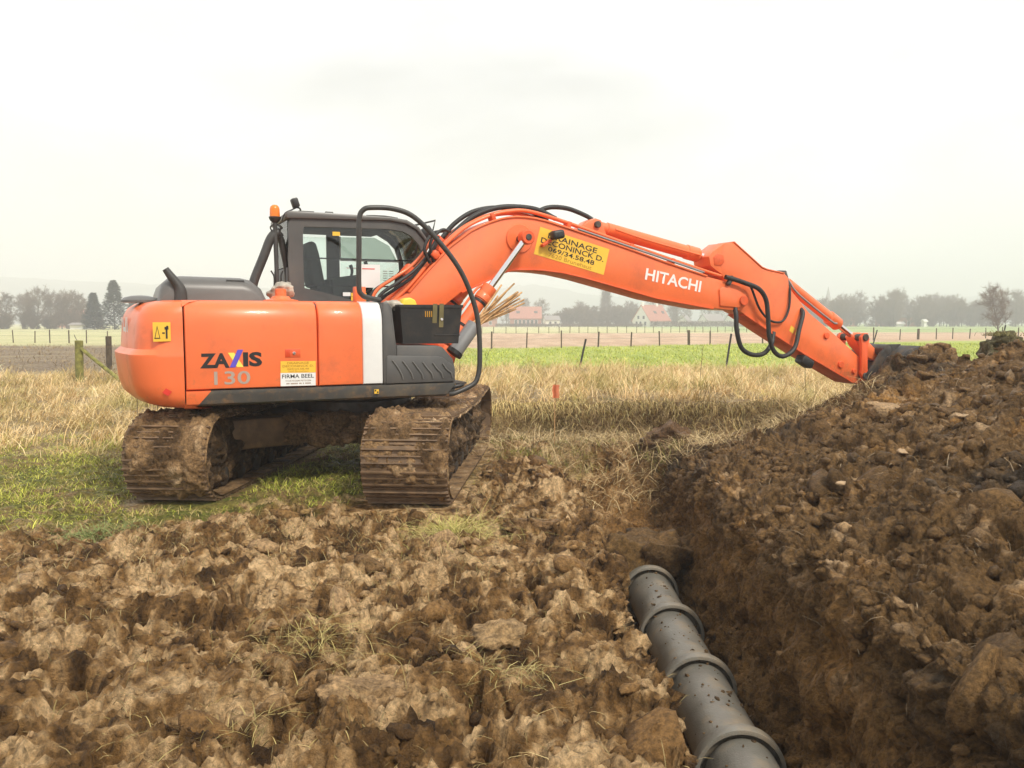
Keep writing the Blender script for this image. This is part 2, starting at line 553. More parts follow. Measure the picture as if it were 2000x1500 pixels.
def zones(X, Y, Z):
    """albedo and roughness of relief for every ground point"""
    nA = fbm(X * 0.9, Y * 0.9, 2.0, 3)
    nB = fbm(X * 3.1, Y * 3.1, Z * 3.1 + 7.0, 4, 0.6)
    nC = fbm(X * 9.0, Y * 9.0, Z * 9.0 + 1.0, 3, 0.6)
    n = X.shape
    one = np.ones(n + (3,))

    def mixc(c, k, col):
        return c * (1 - k[..., None]) + k[..., None] * np.array(col)
    # wet clay: from dark brown to pale clay in irregular patches
    dark, mid, pale = (0.075, 0.036, 0.010), (0.33, 0.178, 0.060), (0.80, 0.54, 0.28)
    c = one * np.array(mid)
    q = nB * 0.75 + nC * 0.55 + nA * 0.25
    c = mixc(c, ss(0.06, -0.34, q), dark)
    c = mixc(c, ss(0.04, 0.36, q + 0.10), pale)
    rough = np.ones(n)
    # trench wall and heap: browner earth with ochre pockets
    heap = ss(1.35, 1.75, X) * (1 - ss(11.5, 12.5, Y)) * (1 - ss(8, 9, X))
    e = one * np.array((0.20, 0.112, 0.040))
    e = mixc(e, ss(0.1, 0.45, nA + 0.5 * nB), (0.40, 0.205, 0.058))
    e = mixc(e, ss(0.1, 0.5, -nA + 0.5 * nC), (0.080, 0.054, 0.030))
    e = mixc(e, ss(0.16, 0.46, q), (0.60, 0.40, 0.22))
    c = c * (1 - heap[..., None]) + e * heap[..., None]
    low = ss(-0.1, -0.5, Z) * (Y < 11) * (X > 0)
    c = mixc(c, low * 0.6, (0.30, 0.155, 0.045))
    # grass left in place beside and under the machine
    yb = 5.75 + 0.50 * np.clip(X + 3.9, 0, 9) + 0.9 * nA + 0.6 * nB
    g = ss(-0.15, 0.55, Y - yb) * (1 - ss(-0.75, -0.2, X)) * ss(1.5, 3.0, Y)
    g2 = ss(0.05, 0.35, nA + 0.4 * nB) * ss(8.0, 9.0, Y) * (1 - ss(10.2, 11.5, Y)) * ss(-0.6, 0.0, X) * (1 - ss(1.4, 2.2, X)) * (Z > -0.35)
    g = np.maximum(g, 0.75 * g2)
    gc = mixc(one * np.array((0.16, 0.17, 0.03)), ss(-0.3, 0.4, nB), (0.30, 0.25, 0.06))
    gc = mixc(gc, ss(0.0, 0.35, nA + 0.6 * nC), (0.30, 0.19, 0.08))
    c = c * (1 - g[..., None]) + gc * g[..., None]
    rough = rough * (1 - 0.62 * g)
    # straw litter in the ditch and dry meadow
    d = ss(9.2, 10.2, Y + 0.8 * nA + 0.3 * (X + 4) * (X < -4)) * (1 - heap * (Y < 11.8))
    dl = np.where(X < -2.5, ss(9.2, 9.9, Y + 0.5 * nA), ss(10.4, 11.6, Y + 0.6 * nA) * (1 - heap * (Y < 12)))
    dc = mixc(one * np.array((0.30, 0.20, 0.085)), ss(-0.2, 0.4, nB), (0.50, 0.36, 0.17))
    dc = mixc(dc, ss(0.15, 0.5, nA), (0.20, 0.19, 0.045))
    c = c * (1 - dl[..., None]) + dc * dl[..., None]
    rough = rough * (1 - 0.6 * dl)
    # far fields
    fn = fbm(X * 0.12, Y * 0.25, 3.0, 3)
    fn2 = fbm(X * 0.6, Y * 1.4, 5.0, 3)
    green = ss(25.5, 27.5, Y + 2.0 * fn) * ss(-4, -1, X + 2 * fn)
    gr = mixc(one * np.array((0.34, 0.42, 0.05)), ss(-0.3, 0.4, fn2), (0.50, 0.53, 0.11))
    c = c * (1 - green[..., None]) + gr * green[..., None]
    pl = ss(20.5, 22.0, Y + 2.0 * fn) * (1 - ss(-5, -2, X + 2 * fn))
    pc = mixc(one * np.array((0.20, 0.135, 0.075)), ss(-0.2, 0.4, fn2), (0.33, 0.25, 0.13))
    c = c * (1 - pl[..., None]) + pc * pl[..., None]
    line = 43.0 + 0.5 * np.clip(X, 0, 90)
    tan = ss(0, 1.5, Y - line + 1.0 * fn) * ss(-6, -3, X)
    tc_ = mixc(one * np.array((0.52, 0.33, 0.20)), ss(-0.3, 0.4, fn2), (0.66, 0.47, 0.31))
    c = c * (1 - tan[..., None]) + tc_ * tan[..., None]
    pg = np.maximum(ss(46.5, 48.5, Y + 2 * fn) * (1 - ss(-6, -2, X)), ss(96, 104, Y - 0.2 * np.clip(X, 0, 90) + 6 * fn))
    pgc = mixc(one * np.array((0.52, 0.50, 0.22)), ss(-0.2, 0.4, fn2), (0.62, 0.56, 0.30))
    pgc = mixc(pgc, ss(20, 45, X) * ss(90, 120, Y), (0.34, 0.42, 0.14))
    c = c * (1 - pg[..., None]) + pgc * pg[..., None]
    rough = rough * (1 - ss(22, 40, Y) * 0.9)
    a, b = track_uv(X, Y)
    under = ss(2.2, 1.9, np.abs(a)) * ss(0.30, 0.15, np.abs(np.abs(b) - 1.01) - 0.3)
    return c, rough, g, dl, under


def relief(X, Y, Z, rough):
    """clods and clefts, as an offset along the normal"""
    wx = fbm(X * 4, Y * 4, Z * 4 + 2.0, 2); wy = fbm(X * 4, Y * 4, Z * 4 + 9.0, 2)
    cx = X + 0.13 * wx; cy = Y + 0.13 * wy
    b1 = billow(cx * 2.1, cy * 2.1, Z * 2.1 + 1.0, 2)
    b2 = billow(cx * 5.5 + 0.3 * wy, cy * 5.5, Z * 5.5 + 2.0, 2)
    b3 = billow(cx * 15, cy * 15, Z * 15 + 3.0, 3, 0.65)
    k = ss(-0.30, 0.30, fbm(X * 0.9, Y * 0.9, 9.0, 2))
    d = 0.14 * (b1 - 0.3) + (0.060 + 0.105 * k) * (b2 - 0.3) + (0.055 + 0.055 * k) * (b3 - 0.3)
    # broken plates: steep little scarps where a slow noise crosses a threshold
    pl = fbm(cx * 3.0, cy * 3.0, Z * 3.0 + 20.0, 3, 0.55)
    d = d + 0.045 * ss(0.02, 0.07, pl) + 0.035 * ss(-0.22, -0.18, pl) - 0.04
    pit = fbm(cx * 4.3, cy * 4.3, Z * 4.3 + 12.0, 3, 0.6)
    d = d - 0.13 * ss(0.17, 0.31, pit) - 0.06 * ss(0.2, 0.36, fbm(cx * 11, cy * 11, Z * 11 + 5.0, 2))
    heap = ss(1.7, 2.6, X) * (1 - ss(12, 13, Y)) * (1 - ss(8, 9, X))
    d = d + heap * (0.20 * (billow(cx * 1.3, cy * 1.3, Z * 1.3 + 4.0, 3, 0.6) - 0.3))
    low = ss(-0.15, -0.5, Z) * (Y < 10.5)
    d = d * (1 - 0.15 * low) * rough
    d = d + 0.035 * rough * fbm(X * 24, Y * 24, Z * 24, 3, 0.6)
    return np.where(Y > 60, 0.0, d)


def coords_1d(parts, lo, hi, g):
    """parts: list of (start, end, step0, step1); geometric growth beyond both ends"""
    out = []
    for a, b, s0, s1 in parts:
        x = a
        while x < b - 1e-6:
            out.append(x)
            x += s0 + (s1 - s0) * (x - a) / (b - a)
    out.append(parts[-1][1])
    s = parts[-1][3]; x = parts[-1][1]
    while x < hi:
        s *= g; x += s; out.append(x)
    s = parts[0][2]; x = parts[0][0]; pre = []
    while x > lo:
        s *= g; x -= s; pre.append(x)
    return np.array(pre[::-1] + out)


gx = coords_1d([(-6.5, -2.6, 0.045, 0.024), (-2.6, 0.50, 0.015, 0.013), (0.50, 0.92, 0.007, 0.007), (0.92, 1.50, 0.016, 0.016),
                (1.50, 2.05, 0.008, 0.009), (2.05, 6.2, 0.018, 0.034)], -2600, 2600, 1.12)
gy = coords_1d([(2.35, 6.0, 0.0095, 0.017), (6.0, 12.6, 0.019, 0.034)], -120, 3600, 1.085)
GX, GY = np.meshgrid(gx, gy)
GZ = base_h(GX, GY)
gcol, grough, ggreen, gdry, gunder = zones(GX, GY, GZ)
# normals of the smooth surface
dzdx = np.gradient(GZ, gx, axis=1); dzdy = np.gradient(GZ, gy, axis=0)
nn = np.sqrt(1 + dzdx ** 2 + dzdy ** 2)
near = GY < 60
disp = relief(GX, GY, GZ, grough) * (1 - 0.85 * gunder) - 0.02 * gunder
# broken-off slump of soil over the last pipe
P = np.stack([GX - disp * dzdx / nn, GY - disp * dzdy / nn, GZ + disp / nn], -1)
ny_, nx_ = GX.shape
idx = np.arange(nx_ * ny_).reshape(ny_, nx_)
GF = np.stack([idx[:-1, :-1].ravel(), idx[:-1, 1:].ravel(), idx[1:, 1:].ravel(), idx[1:, :-1].ravel()], 1)
print('ground grid', nx_, ny_)
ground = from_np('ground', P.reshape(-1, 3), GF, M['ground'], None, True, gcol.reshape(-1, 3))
tag(ground, 'muddy dug-over soil with trench, spoil heap, meadow and fields', None, None, 'structure')


def gz(x, y):
    """height of the built ground sheet (nearest grid point)"""
    x = np.asarray(x, float); y = np.asarray(y, float)
    i = np.clip(np.searchsorted(gx, x), 1, nx_ - 1); j = np.clip(np.searchsorted(gy, y), 1, ny_ - 1)
    i = np.where(np.abs(gx[i - 1] - x) < np.abs(gx[i] - x), i - 1, i)
    j = np.where(np.abs(gy[j - 1] - y) < np.abs(gy[j] - y), j - 1, j)
    return P[j, i, 2]


def gfield(A, x, y):
    i = np.clip(np.searchsorted(gx, x), 0, nx_ - 1); j = np.clip(np.searchsorted(gy, y), 0, ny_ - 1)
    return A[j, i]


# ------------------------------------------------------------------ far hills
def hill(name, pts, D, depth, seed):
    xs = np.array([p[0] for p in pts]); hs = np.array([p[1] for p in pts])
    X = np.linspace(xs[0], xs[-1], 160)
    T = np.linspace(0, 1, 26)
    XX, TT = np.meshgrid(X, T)
    H = np.interp(XX, xs, hs)
    prof = np.sin(PI * np.clip(TT, 0, 1)) ** 0.8
    YY = D + (TT - 0.5) * depth
    ZZ = -8 + (H + 8) * prof + 5.0 * np.abs(fbm(XX * 0.05 + seed, YY * 0.05, 0.3, 3)) * prof + 3.0 * fbm(XX * 0.2, YY * 0.2, 1.3, 2) * prof
    V = np.stack([XX, YY, ZZ], -1).reshape(-1, 3)
    id_ = np.arange(V.shape[0]).reshape(26, 160)
    F = np.stack([id_[:-1, :-1].ravel(), id_[:-1, 1:].ravel(), id_[1:, 1:].ravel(), id_[1:, :-1].ravel()], 1)
    o = from_np(name, V, F, M['hill'], None, True)
    return tag(o, None, None, None, 'structure')


hill('hills', [(-1500, 40), (-1100, 62), (-880, 62), (-736, 58), (-620, 52), (-500, 47), (-330, 40), (-200, 30), (-60, 22), (40, 8)], 1150, 500, 1.0)
hill('hills', [(-160, 0), (-100, 14), (-50, 32), (-15, 44), (30, 50), (70, 44), (110, 35), (160, 32), (220, 30), (320, 26), (460, 18), (600, 4)], 1250, 400, 5.0)
hill('hills', [(480, 4), (600, 22), (720, 34), (800, 44), (900, 49), (1050, 52), (1300, 46), (1500, 30)], 1300, 420, 9.0)
# ------------------------------------------------------------------ excavator
ex = empty('excavator', (MX, MY, 0), MYAW)
tag(ex, 'orange crawler excavator with dark cab and long boom digging into the spoil heap', 'excavator')

# --- undercarriage
RT = Matrix.Rotation(THEAD - MYAW, 4, 'Z')
toff = Matrix.Rotation(-MYAW, 4, 'Z') @ Vector((TC[0] - MX, TC[1] - MY, 0))
TM = Matrix.Translation(toff) @ RT          # track frame (x along the track, y across) -> machine frame


def in_track(o):
    o.data.transform(TM)
    return o


LT, HT, WT, GT = 1.90, 0.72, 0.71, 2.03      # half length, height, shoe width, gauge


def loop_path(n, grow=0.0):
    """points and outward normals along the track loop (x,z)"""
    r = HT / 2
    a = LT - r
    per = 4 * a + 2 * PI * r
    res = []
    for i in range(n):
        s = (i + 0.35) / n * per
        if s < 2 * a:
            p, nn_ = (-a + s, 2 * r - 0.05 * math.sin(PI * s / (2 * a))), (0, 1)
        elif s < 2 * a + PI * r:
            t = (s - 2 * a) / r
            p, nn_ = (a + r * math.sin(t), r + r * math.cos(t)), (math.sin(t), math.cos(t))
        elif s < 4 * a + PI * r:
            p, nn_ = (a - (s - 2 * a - PI * r), 0), (0, -1)
        else:
            t = (s - 4 * a - PI * r) / r
            p, nn_ = (-a - r * math.sin(t), r - r * math.cos(t)), (-math.sin(t), -math.cos(t))
        res.append((p, nn_))
    return res


def shoe_mesh():
    bm = bmesh.new()
    prof = [(-0.086, -0.022), (0.086, -0.022), (0.086, -0.004), (0.064, 0.0), (0.062, 0.026), (0.050, 0.026), (0.046, 0.0),
            (0.008, 0.0), (0.006, 0.020), (-0.006, 0.020), (-0.008, 0.0), (-0.050, 0.0), (-0.052, 0.020), (-0.064, 0.020), (-0.066, 0.0), (-0.086, -0.006)]
    a = [bm.verts.new((x, -WT / 2, z)) for x, z in prof]
    b = [bm.verts.new((x, WT / 2, z)) for x, z in prof]
    n = len(prof)
    bm.faces.new(a); bm.faces.new(list(reversed(b)))
    for i in range(n):
        bm.faces.new((a[i], b[i], b[(i + 1) % n], a[(i + 1) % n]))
    bmesh.ops.recalc_face_normals(bm, faces=bm.faces)
    me = bpy.data.meshes.new('track_shoe')
    bm.to_mesh(me); bm.free()
    me.materials.append(M['shoe'])
    return me


SHOE = shoe_mesh()
NSH = 46


def mud_cake(name, side, parent, seed):
    """caked clay over the shoes, thickest on the upper run"""
    ns, nw = 420, 56
    pth = loop_path(ns)
    px = np.array([p[0][0] for p in pth]); pz = np.array([p[0][1] for p in pth])
    qx = np.array([p[1][0] for p in pth]); qz = np.array([p[1][1] for p in pth])
    yy = np.linspace(-WT / 2 - 0.012, WT / 2 + 0.012, nw)
    PX, YY = np.meshgrid(px, yy, indexing='ij'); PZ = np.repeat(pz[:, None], nw, 1)
    QX = np.repeat(qx[:, None], nw, 1); QZ = np.repeat(qz[:, None], nw, 1)
    th = 0.045 * fbm(PX * 3.3 + seed, YY * 3.3, PZ * 3.3, 4, 0.6) + 0.085 * (billow(PX * 7 + seed, YY * 7, PZ * 7, 3) - 0.25)
    up = ss(-0.75, 0.5, QZ)
    th = 0.006 + 1.5 * th + 0.075 * fbm(PX * 1.4 + seed * 2, YY * 1.4, PZ * 1.4 + 5, 2) + 0.020 * up - 0.016 * (1 - up) + 0.016 * fbm(PX * 26 + seed, YY * 26, PZ * 26, 3, 0.65)
    edge = ss(WT / 2 + 0.012, WT / 2 - 0.05, np.abs(YY))
    th = np.where(QZ < -0.8, -0.03, th * (0.35 + 0.65 * edge) - 0.02 * (1 - edge))
    V = np.stack([PX + QX * th, YY + side * GT / 2, PZ + QZ * th + 0.0], -1)
    id_ = np.arange(ns * nw).reshape(ns, nw)
    r2 = np.roll(id_, -1, 0)
    F = np.stack([id_[:, :-1].ravel(), id_[:, 1:].ravel(), r2[:, 1:].ravel(), r2[:, :-1].ravel()], 1)
    q = fbm(PX * 4 + seed, YY * 4, PZ * 4 + 3, 4, 0.6)
    c0, c1, c2 = np.array((0.10, 0.055, 0.022)), np.array((0.34, 0.205, 0.095)), np.array((0.66, 0.46, 0.27))
    k1 = ss(-0.35, 0.05, q)[..., None]; k2 = ss(0.1, 0.42, q)[..., None]
    c = (c0 * (1 - k1) + c1 * k1) * (1 - k2) + c2 * k2
    o = from_np(name, V.reshape(-1, 3), F, M['clod'], parent, True, c.reshape(-1, 3))
    o['kind'] = 'stuff'
    return in_track(o)


def clod_mesh(name, sub, seed, rough=0.35, flat=0.7, cuts=9):
    """a lump with broken faces: a sphere cut by random planes, then roughened"""
    rs_ = np.random.RandomState(seed + 500)
    bm = bmesh.new()
    bmesh.ops.create_icosphere(bm, subdivisions=sub, radius=1.0)
    co = np.array([v.co[:] for v in bm.verts])
    for k in range(cuts):
        nv = rs_.normal(size=3); nv /= np.linalg.norm(nv)
        off = rs_.uniform(0.45, 0.85)
        ex_ = np.clip(co @ nv - off, 0, None)
        co = co - ex_[:, None] * nv
    d = 1 + rough * (fbm(co[:, 0] * 1.6 + seed * 3.1, co[:, 1] * 1.6, co[:, 2] * 1.6, 3, 0.65) + 0.9 * (0.35 - billow(co[:, 0] * 2.2 + seed, co[:, 1] * 2.2, co[:, 2] * 2.2, 2)))
    co = co * d[:, None] * 1.2
    co[:, 2] *= flat
    F = np.array([[v.index for v in f.verts] for f in bm.faces])
    bm.free()
    return co, F


CLODS = [clod_mesh('c', 2, s, 0.5, 0.7) for s in range(8)]
CRUMBS = [clod_mesh('c', 1, s, 0.6, 0.75, 5) for s in range(8)]
CLODS_BIG = [clod_mesh('c', 4, s + 10, 0.6, 0.8, 10) for s in range(5)]


def scatter_clods(name, pts, sizes, cols, mat, parent=None, seed=0, src=CLODS, flatless=True):
    rs = np.random.RandomState(seed)
    Vs, Fs, Cs = [], [], []
    off = 0
    for i, (p, s, c) in enumerate(zip(pts, sizes, cols)):
        V, F = src[rs.randint(len(src))]
        sc3 = rs.uniform(0.6, 1.4, 3)
        R = np.array(Matrix.Rotation(rs.rand() * 2 * PI, 3, 'Z') @ Matrix.Rotation(rs.normal(0, 0.5), 3, 'X'))
        W = ((V * sc3) @ R.T) * s + np.array(p)
        Vs.append(W); Fs.append(F + off); off += len(V)
        Cs.append(np.repeat(np.array(c)[None], len(V), 0))
    o = from_np(name, np.concatenate(Vs), np.concatenate(Fs), mat, parent, flatless, np.concatenate(Cs))
    o['kind'] = 'stuff'
    return o


for side in (-1, 1):
    # frame between the runs is the track's own body
    bm = bmesh.new()
    prof = [(-1.62, 0.17), (1.62, 0.17), (1.70, 0.36), (1.55, 0.55), (0.9, 0.60), (-0.9, 0.60), (-1.55, 0.55), (-1.70, 0.36)]
    a = [bm.verts.new((x, side * GT / 2 - 0.21, z)) for x, z in prof]
    b = [bm.verts.new((x, side * GT / 2 + 0.21, z)) for x, z in prof]
    bm.faces.new(a); bm.faces.new(list(reversed(b)))
    for i in range(len(prof)):
        bm.faces.new((a[i], b[i], b[(i + 1) % len(prof)], a[(i + 1) % len(prof)]))
    bmesh.ops.recalc_face_normals(bm, faces=bm.faces)
    bevel_bm(bm, 0.02)
    tr = in_track(from_bm('track', bm, M['steel'], ex))
    tr['label'] = 'muddy crawler track under the counterweight' if side < 0 else 'muddy crawler track under the boom end'
    for (px, pz), (qx, qz) in loop_path(NSH):
        o = link('track_shoe', SHOE, tr)
        ang = math.atan2(qx, qz)
        o.matrix_local = TM @ Matrix.Translation((px, side * GT / 2, pz)) @ Matrix.Rotation(ang, 4, 'Y')
    for s in (-1, 1):
        in_track(lathe('idler', (s * (LT - HT / 2), side * GT / 2 - 0.2, HT / 2), (s * (LT - HT / 2), side * GT / 2 + 0.2, HT / 2),
                       [(0, 0.08), (0.02, 0.22), (0.06, 0.24), (0.10, 0.31), (0.30, 0.31), (0.34, 0.24), (0.38, 0.22), (0.40, 0.08)], M['steel'], tr, 28))
    for k in range(7):
        x = -1.2 + k * 0.4
        in_track(lathe('roller', (x, side * GT / 2 - 0.24, 0.13), (x, side * GT / 2 + 0.24, 0.13), [(0, 0.06), (0.02, 0.10), (0.12, 0.10), (0.14, 0.07), (0.34, 0.07), (0.36, 0.10), (0.46, 0.10), (0.48, 0.06)], M['steel'], tr, 14))
    mud_cake('caked_mud', side, tr, 3.0 * side + 8)
    # clay packed between the runs on both faces of the track
    for fs in (-1, 1):
        nx2, nz2 = 230, 44
        xs2 = np.linspace(-1.86, 1.86, nx2); zs2 = np.linspace(0.03, 0.69, nz2)
        XX2, ZZ2 = np.meshgrid(xs2, zs2, indexing='ij')
        endr = ss(1.90, 1.55, np.abs(XX2))
        mid2 = np.sin(PI * np.clip((ZZ2 - 0.03) / 0.66, 0, 1)) ** 0.5
        off2 = 0.17 + 0.10 * endr * mid2 + 0.20 * (billow(XX2 * 4 + side, ZZ2 * 4, 2.0 + fs, 3, 0.6) - 0.25) * mid2 + 0.06 * fbm(XX2 * 13, ZZ2 * 13, 3.0 + side, 3, 0.65)
        ZZ3 = 0.36 + (ZZ2 - 0.36) * np.where(np.abs(XX2) > 1.54, np.sqrt(np.clip(1 - ((np.abs(XX2) - 1.54) / 0.345) ** 2, 0, 1)), 1.0)
        V2 = np.stack([XX2 + 0.03 * fbm(XX2 * 9, ZZ2 * 9, 7.0, 2), side * GT / 2 + fs * np.clip(off2, 0.05, 0.36), ZZ3], -1)
        id2 = np.arange(nx2 * nz2).reshape(nx2, nz2)
        F2 = np.stack([id2[:-1, :-1].ravel(), id2[:-1, 1:].ravel(), id2[1:, 1:].ravel(), id2[1:, :-1].ravel()], 1)
        q2 = fbm(XX2 * 5 + side, ZZ2 * 5, 4.0 + fs, 4, 0.65)
        k2_ = ss(-0.15, 0.5, q2)[..., None]
        c2_ = np.array((0.055, 0.032, 0.014)) * (1 - k2_) + np.array((0.36, 0.225, 0.115)) * k2_
        o = from_np('packed_mud', V2.reshape(-1, 3), F2, M['clod'], tr, True, c2_.reshape(-1, 3))
        o['kind'] = 'stuff'
        in_track(o)

uc = empty('undercarriage', (0, 0, 0), 0, ex)
bmf = bmesh.new()
bmesh.ops.create_cube(bmf, size=1)
for v in bmf.verts:
    v.co = Vector((v.co.x * 1.15, v.co.y * 1.45, v.co.z * 0.30 + 0.49))
bevel_bm(bmf, 0.04)
cf = in_track(from_bm('centre_frame', bmf, M['shoe'], uc))
for sx in (-1, 1):
    for sy in (-1, 1):
        bl = bmesh.new()
        pr = [(0.35 * sx, 0.42 * sy), (0.62 * sx, 0.30 * sy), (1.15 * sx, 0.86 * sy), (0.75 * sx, 0.86 * sy)]
        a = [bl.verts.new((x, y, 0.62)) for x, y in pr]
        b = [bl.verts.new((x, y, 0.33)) for x, y in pr]
        bl.faces.new(a); bl.faces.new(list(reversed(b)))
        for i in range(4):
            bl.faces.new((a[i], b[i], b[(i + 1) % 4], a[(i + 1) % 4]))
        bmesh.ops.recalc_face_normals(bl, faces=bl.faces)
        bevel_bm(bl, 0.03)
        in_track(from_bm('frame_leg', bl, M['shoe'], uc))
lathe('slewing_ring', (0, 0, 0.58), (0, 0, 0.88), [(0, 0.58), (0.02, 0.62), (0.16, 0.62), (0.17, 0.55), (0.30, 0.55)], M['steel'], uc, 40)
# clay slab hanging on the centre frame
rs = np.random.RandomState(3)
pts = [(-0.60 - 0.05 * rs.rand(), rs.uniform(-0.70, 0.70), rs.uniform(0.36, 0.62)) for k in range(240)]
in_track(scatter_clods('caked_mud', pts, rs.uniform(0.03, 0.08, 240), [(0.16 + 0.16 * t, 0.10 + 0.10 * t, 0.05 + 0.06 * t) for t in rs.rand(240)], M['clod'], uc, 8))

# --- upper structure
box('main_frame', U(-0.55, 0, 0.90), (2.55, 2.30, 0.12), M['skirt'], ex, 0.02)


def cw_ring(inset_r, inset_s, n=44):
    """plan outline of the counterweight: straight sides, rounded corners, slightly bowed rear"""
    half = 1.24 - inset_s
    front = -1.725
    pts = [(front, half)]
    r = 0.30
    back_c = -2.14 + inset_r
    for k in range(9):
        t = k / 8 * PI / 2
        pts.append((back_c + r - r * math.sin(t), half - r + r * math.cos(t)))
    m = 16
    for k in range(1, m):
        v = (half - r) * (1 - 2 * k / m)
        pts.append((back_c - 0.10 * (1 - (v / (half - r)) ** 2), v))
    for k in range(9):
        t = (1 - k / 8) * PI / 2
        pts.append((back_c + r - r * math.sin(t), -half + r - r * math.cos(t)))
    pts.append((front, -half))
    return pts


bm = bmesh.new()
levels = [(0.80, 0.34, 0.10), (0.815, 0.22, 0.05), (0.85, 0.12, 0.022), (0.92, 0.045, 0.006), (1.02, 0.012, 0.0), (1.24, -0.012, 0.0), (1.265, -0.012, 0.0),
          (1.31, 0.040, 0.014), (1.50, 0.055, 0.016), (1.60, 0.075, 0.022), (1.66, 0.11, 0.04), (1.70, 0.17, 0.075), (1.72, 0.26, 0.14)]
rings = []
for w, ir, is_ in levels:
    rings.append([bm.verts.new((u, -v, w)) for u, v in cw_ring(ir, is_)])
n = len(rings[0])
for i in range(len(rings) - 1):
    for k in range(n):
        bm.faces.new((rings[i][k], rings[i][(k + 1) % n], rings[i + 1][(k + 1) % n], rings[i + 1][k]))
bm.faces.new(list(reversed(rings[0]))); bm.faces.new(rings[-1])
cw = from_bm('counterweight', bm, M['orange'], ex, 32)
side_sheet('warning_sticker', [(-1.955, 1.375), (-1.82, 1.378), (-1.82, 1.535), (-1.955, 1.535)], 1.2295, M['yellow'], cw)
side_sheet('warning_triangle', [(-1.945, 1.40), (-1.90, 1.40), (-1.922, 1.51)], 1.2315, M['print_black'], cw)
side_sheet('warning_triangle', [(-1.938, 1.408), (-1.907, 1.408), (-1.922, 1.488)], 1.2330, M['yellow'], cw)
for (a, b, c_, d_) in ((-1.858, 1.40, 0.014, 0.08), (-1.866, 1.475, 0.03, 0.022), (-1.885, 1.44, 0.02, 0.012), (-1.853, 1.492, 0.016, 0.014)):
    side_sheet('pictogram', [(a, b), (a + c_, b), (a + c_, b + d_), (a, b + d_)], 1.2318, M['print_black'], cw)
side_sheet('reflector', [(-1.90, 0.955), (-1.855, 0.925), (-1.825, 0.96), (-1.87, 0.99)], 1.2405, M['print_red'], cw)
# maker's name across the rear, read from behind
me_t = lettering('lettering', 'HITACHI', 0, 0, 1.30, 0.22, 0, M['print_white'], cw, bold=0.02)
nvt = len(me_t.data.vertices)
co = np.empty(nvt * 3, np.float32); me_t.data.vertices.foreach_get('co', co); co = co.reshape(-1, 3)
yv = 0.65 - co[:, 0]                                  # reading direction runs from the left side to the right side seen from behind
us = -2.14 + 0.055 - 0.10 * (1 - (yv / 0.93) ** 2) - 0.004
newc = np.stack([us + 0.006 * np.abs(co[:, 2] - 0.1), yv, 1.36 + co[:, 2]], 1)
me_t.data.vertices.foreach_set('co', newc.astype(np.float32).ravel())


def door_panel(name, u0, u1, w0=0.962, w1=1.722, mat='orange'):
    """outer skin with a rounded upper edge"""
    prof = [(1.20, w0), (1.236, w0 + 0.012), (1.24, w0 + 0.04), (1.24, 1.50), (1.236, 1.56), (1.225, 1.61), (1.20, 1.655), (1.165, 1.69), (1.12, 1.712), (1.05, w1), (0.80, w1 + 0.004), (0.80, 1.60), (1.15, 1.50), (1.16, w0)]
    bm = bmesh.new()
    cuts = [(u0, 0.012), (u0 + 0.004, 0.004), (u0 + 0.012, 0), (u1 - 0.012, 0), (u1 - 0.004, 0.004), (u1, 0.012)]
    rings = []
    for u, ins in cuts:
        rings.append([bm.verts.new((u, -(v - ins), w - ins * 0.5)) for v, w in prof])
    n = len(prof)
    for i in range(len(rings) - 1):
        for k in range(n):
            bm.faces.new((rings[i][k], rings[i][(k + 1) % n], rings[i + 1][(k + 1) % n], rings[i + 1][k]))
    bm.faces.new(rings[0]); bm.faces.new(list(reversed(rings[-1])))
    return from_bm(name, bm, M[mat], ex, 38)


box('engine_bay', U(-1.0, 0.0, 1.30), (1.44, 2.30, 0.80), M['black'], ex, 0.03)
d1 = door_panel('side_door', -1.712, -0.618)
d2 = door_panel('side_panel', -0.606, -0.208)
d3 = door_panel('white_panel', -0.207, -0.022, mat='white')
box('deck', U(-1.05, 0.20, 1.70), (1.30, 1.25, 0.04), M['orange'], ex, 0.01)
# recessed latch
fr = box('latch', U(-0.835, 1.236, 1.262), (0.135, 0.014, 0.078), M['orange2'], d1, 0.005)
box('latch_recess', U(-0.878, 1.2415, 1.262), (0.04, 0.006, 0.066), M['latch'], d1, 0.002)
rod('lock', U(-0.822, 1.238, 1.262), U(-0.822, 1.252, 1.262), 0.014, M['chrome'], d1, 14, 0.003)
V1 = 1.2425
lettering('lettering', 'ZA', -1.600, 1.148, 0.235, 0.125, V1, M['print_black'], d1, bold=0.042)
lettering('lettering', 'IS', -1.253, 1.154, 0.158, 0.125, V1, M['print_black'], d1, bold=0.042)
side_sheet('logo_stroke', [(-1.375, 1.275), (-1.325, 1.275), (-1.250, 1.152), (-1.305, 1.152)], V1, M['logo_yellow'], d1)
side_sheet('logo_stroke', [(-1.365, 1.150), (-1.318, 1.151), (-1.250, 1.300), (-1.297, 1.300)], V1 + 0.0015, M['print_blue'], d1)
lettering('lettering', '130', -1.492, 1.004, 0.295, 0.115, V1, M['print_grey'], d1, bold=0.012)
side_sheet('company_sticker', [(-0.943, 1.092), (-0.638, 1.088), (-0.635, 1.190), (-0.940, 1.194)], V1, M['yellow'], d1)
lettering('lettering', 'DRAINAGE', -0.885, 1.166, 0.19, 0.020, V1 + 0.0015, M['print_gold'], d1, bold=0.02)
lettering('lettering', 'DECONINCK D.', -0.925, 1.140, 0.27, 0.019, V1 + 0.0015, M['print_gold'], d1, bold=0.02)
lettering('lettering', '069/34.58.48', -0.885, 1.116, 0.19, 0.016, V1 + 0.0015, M['print_gold'], d1, bold=0.015)
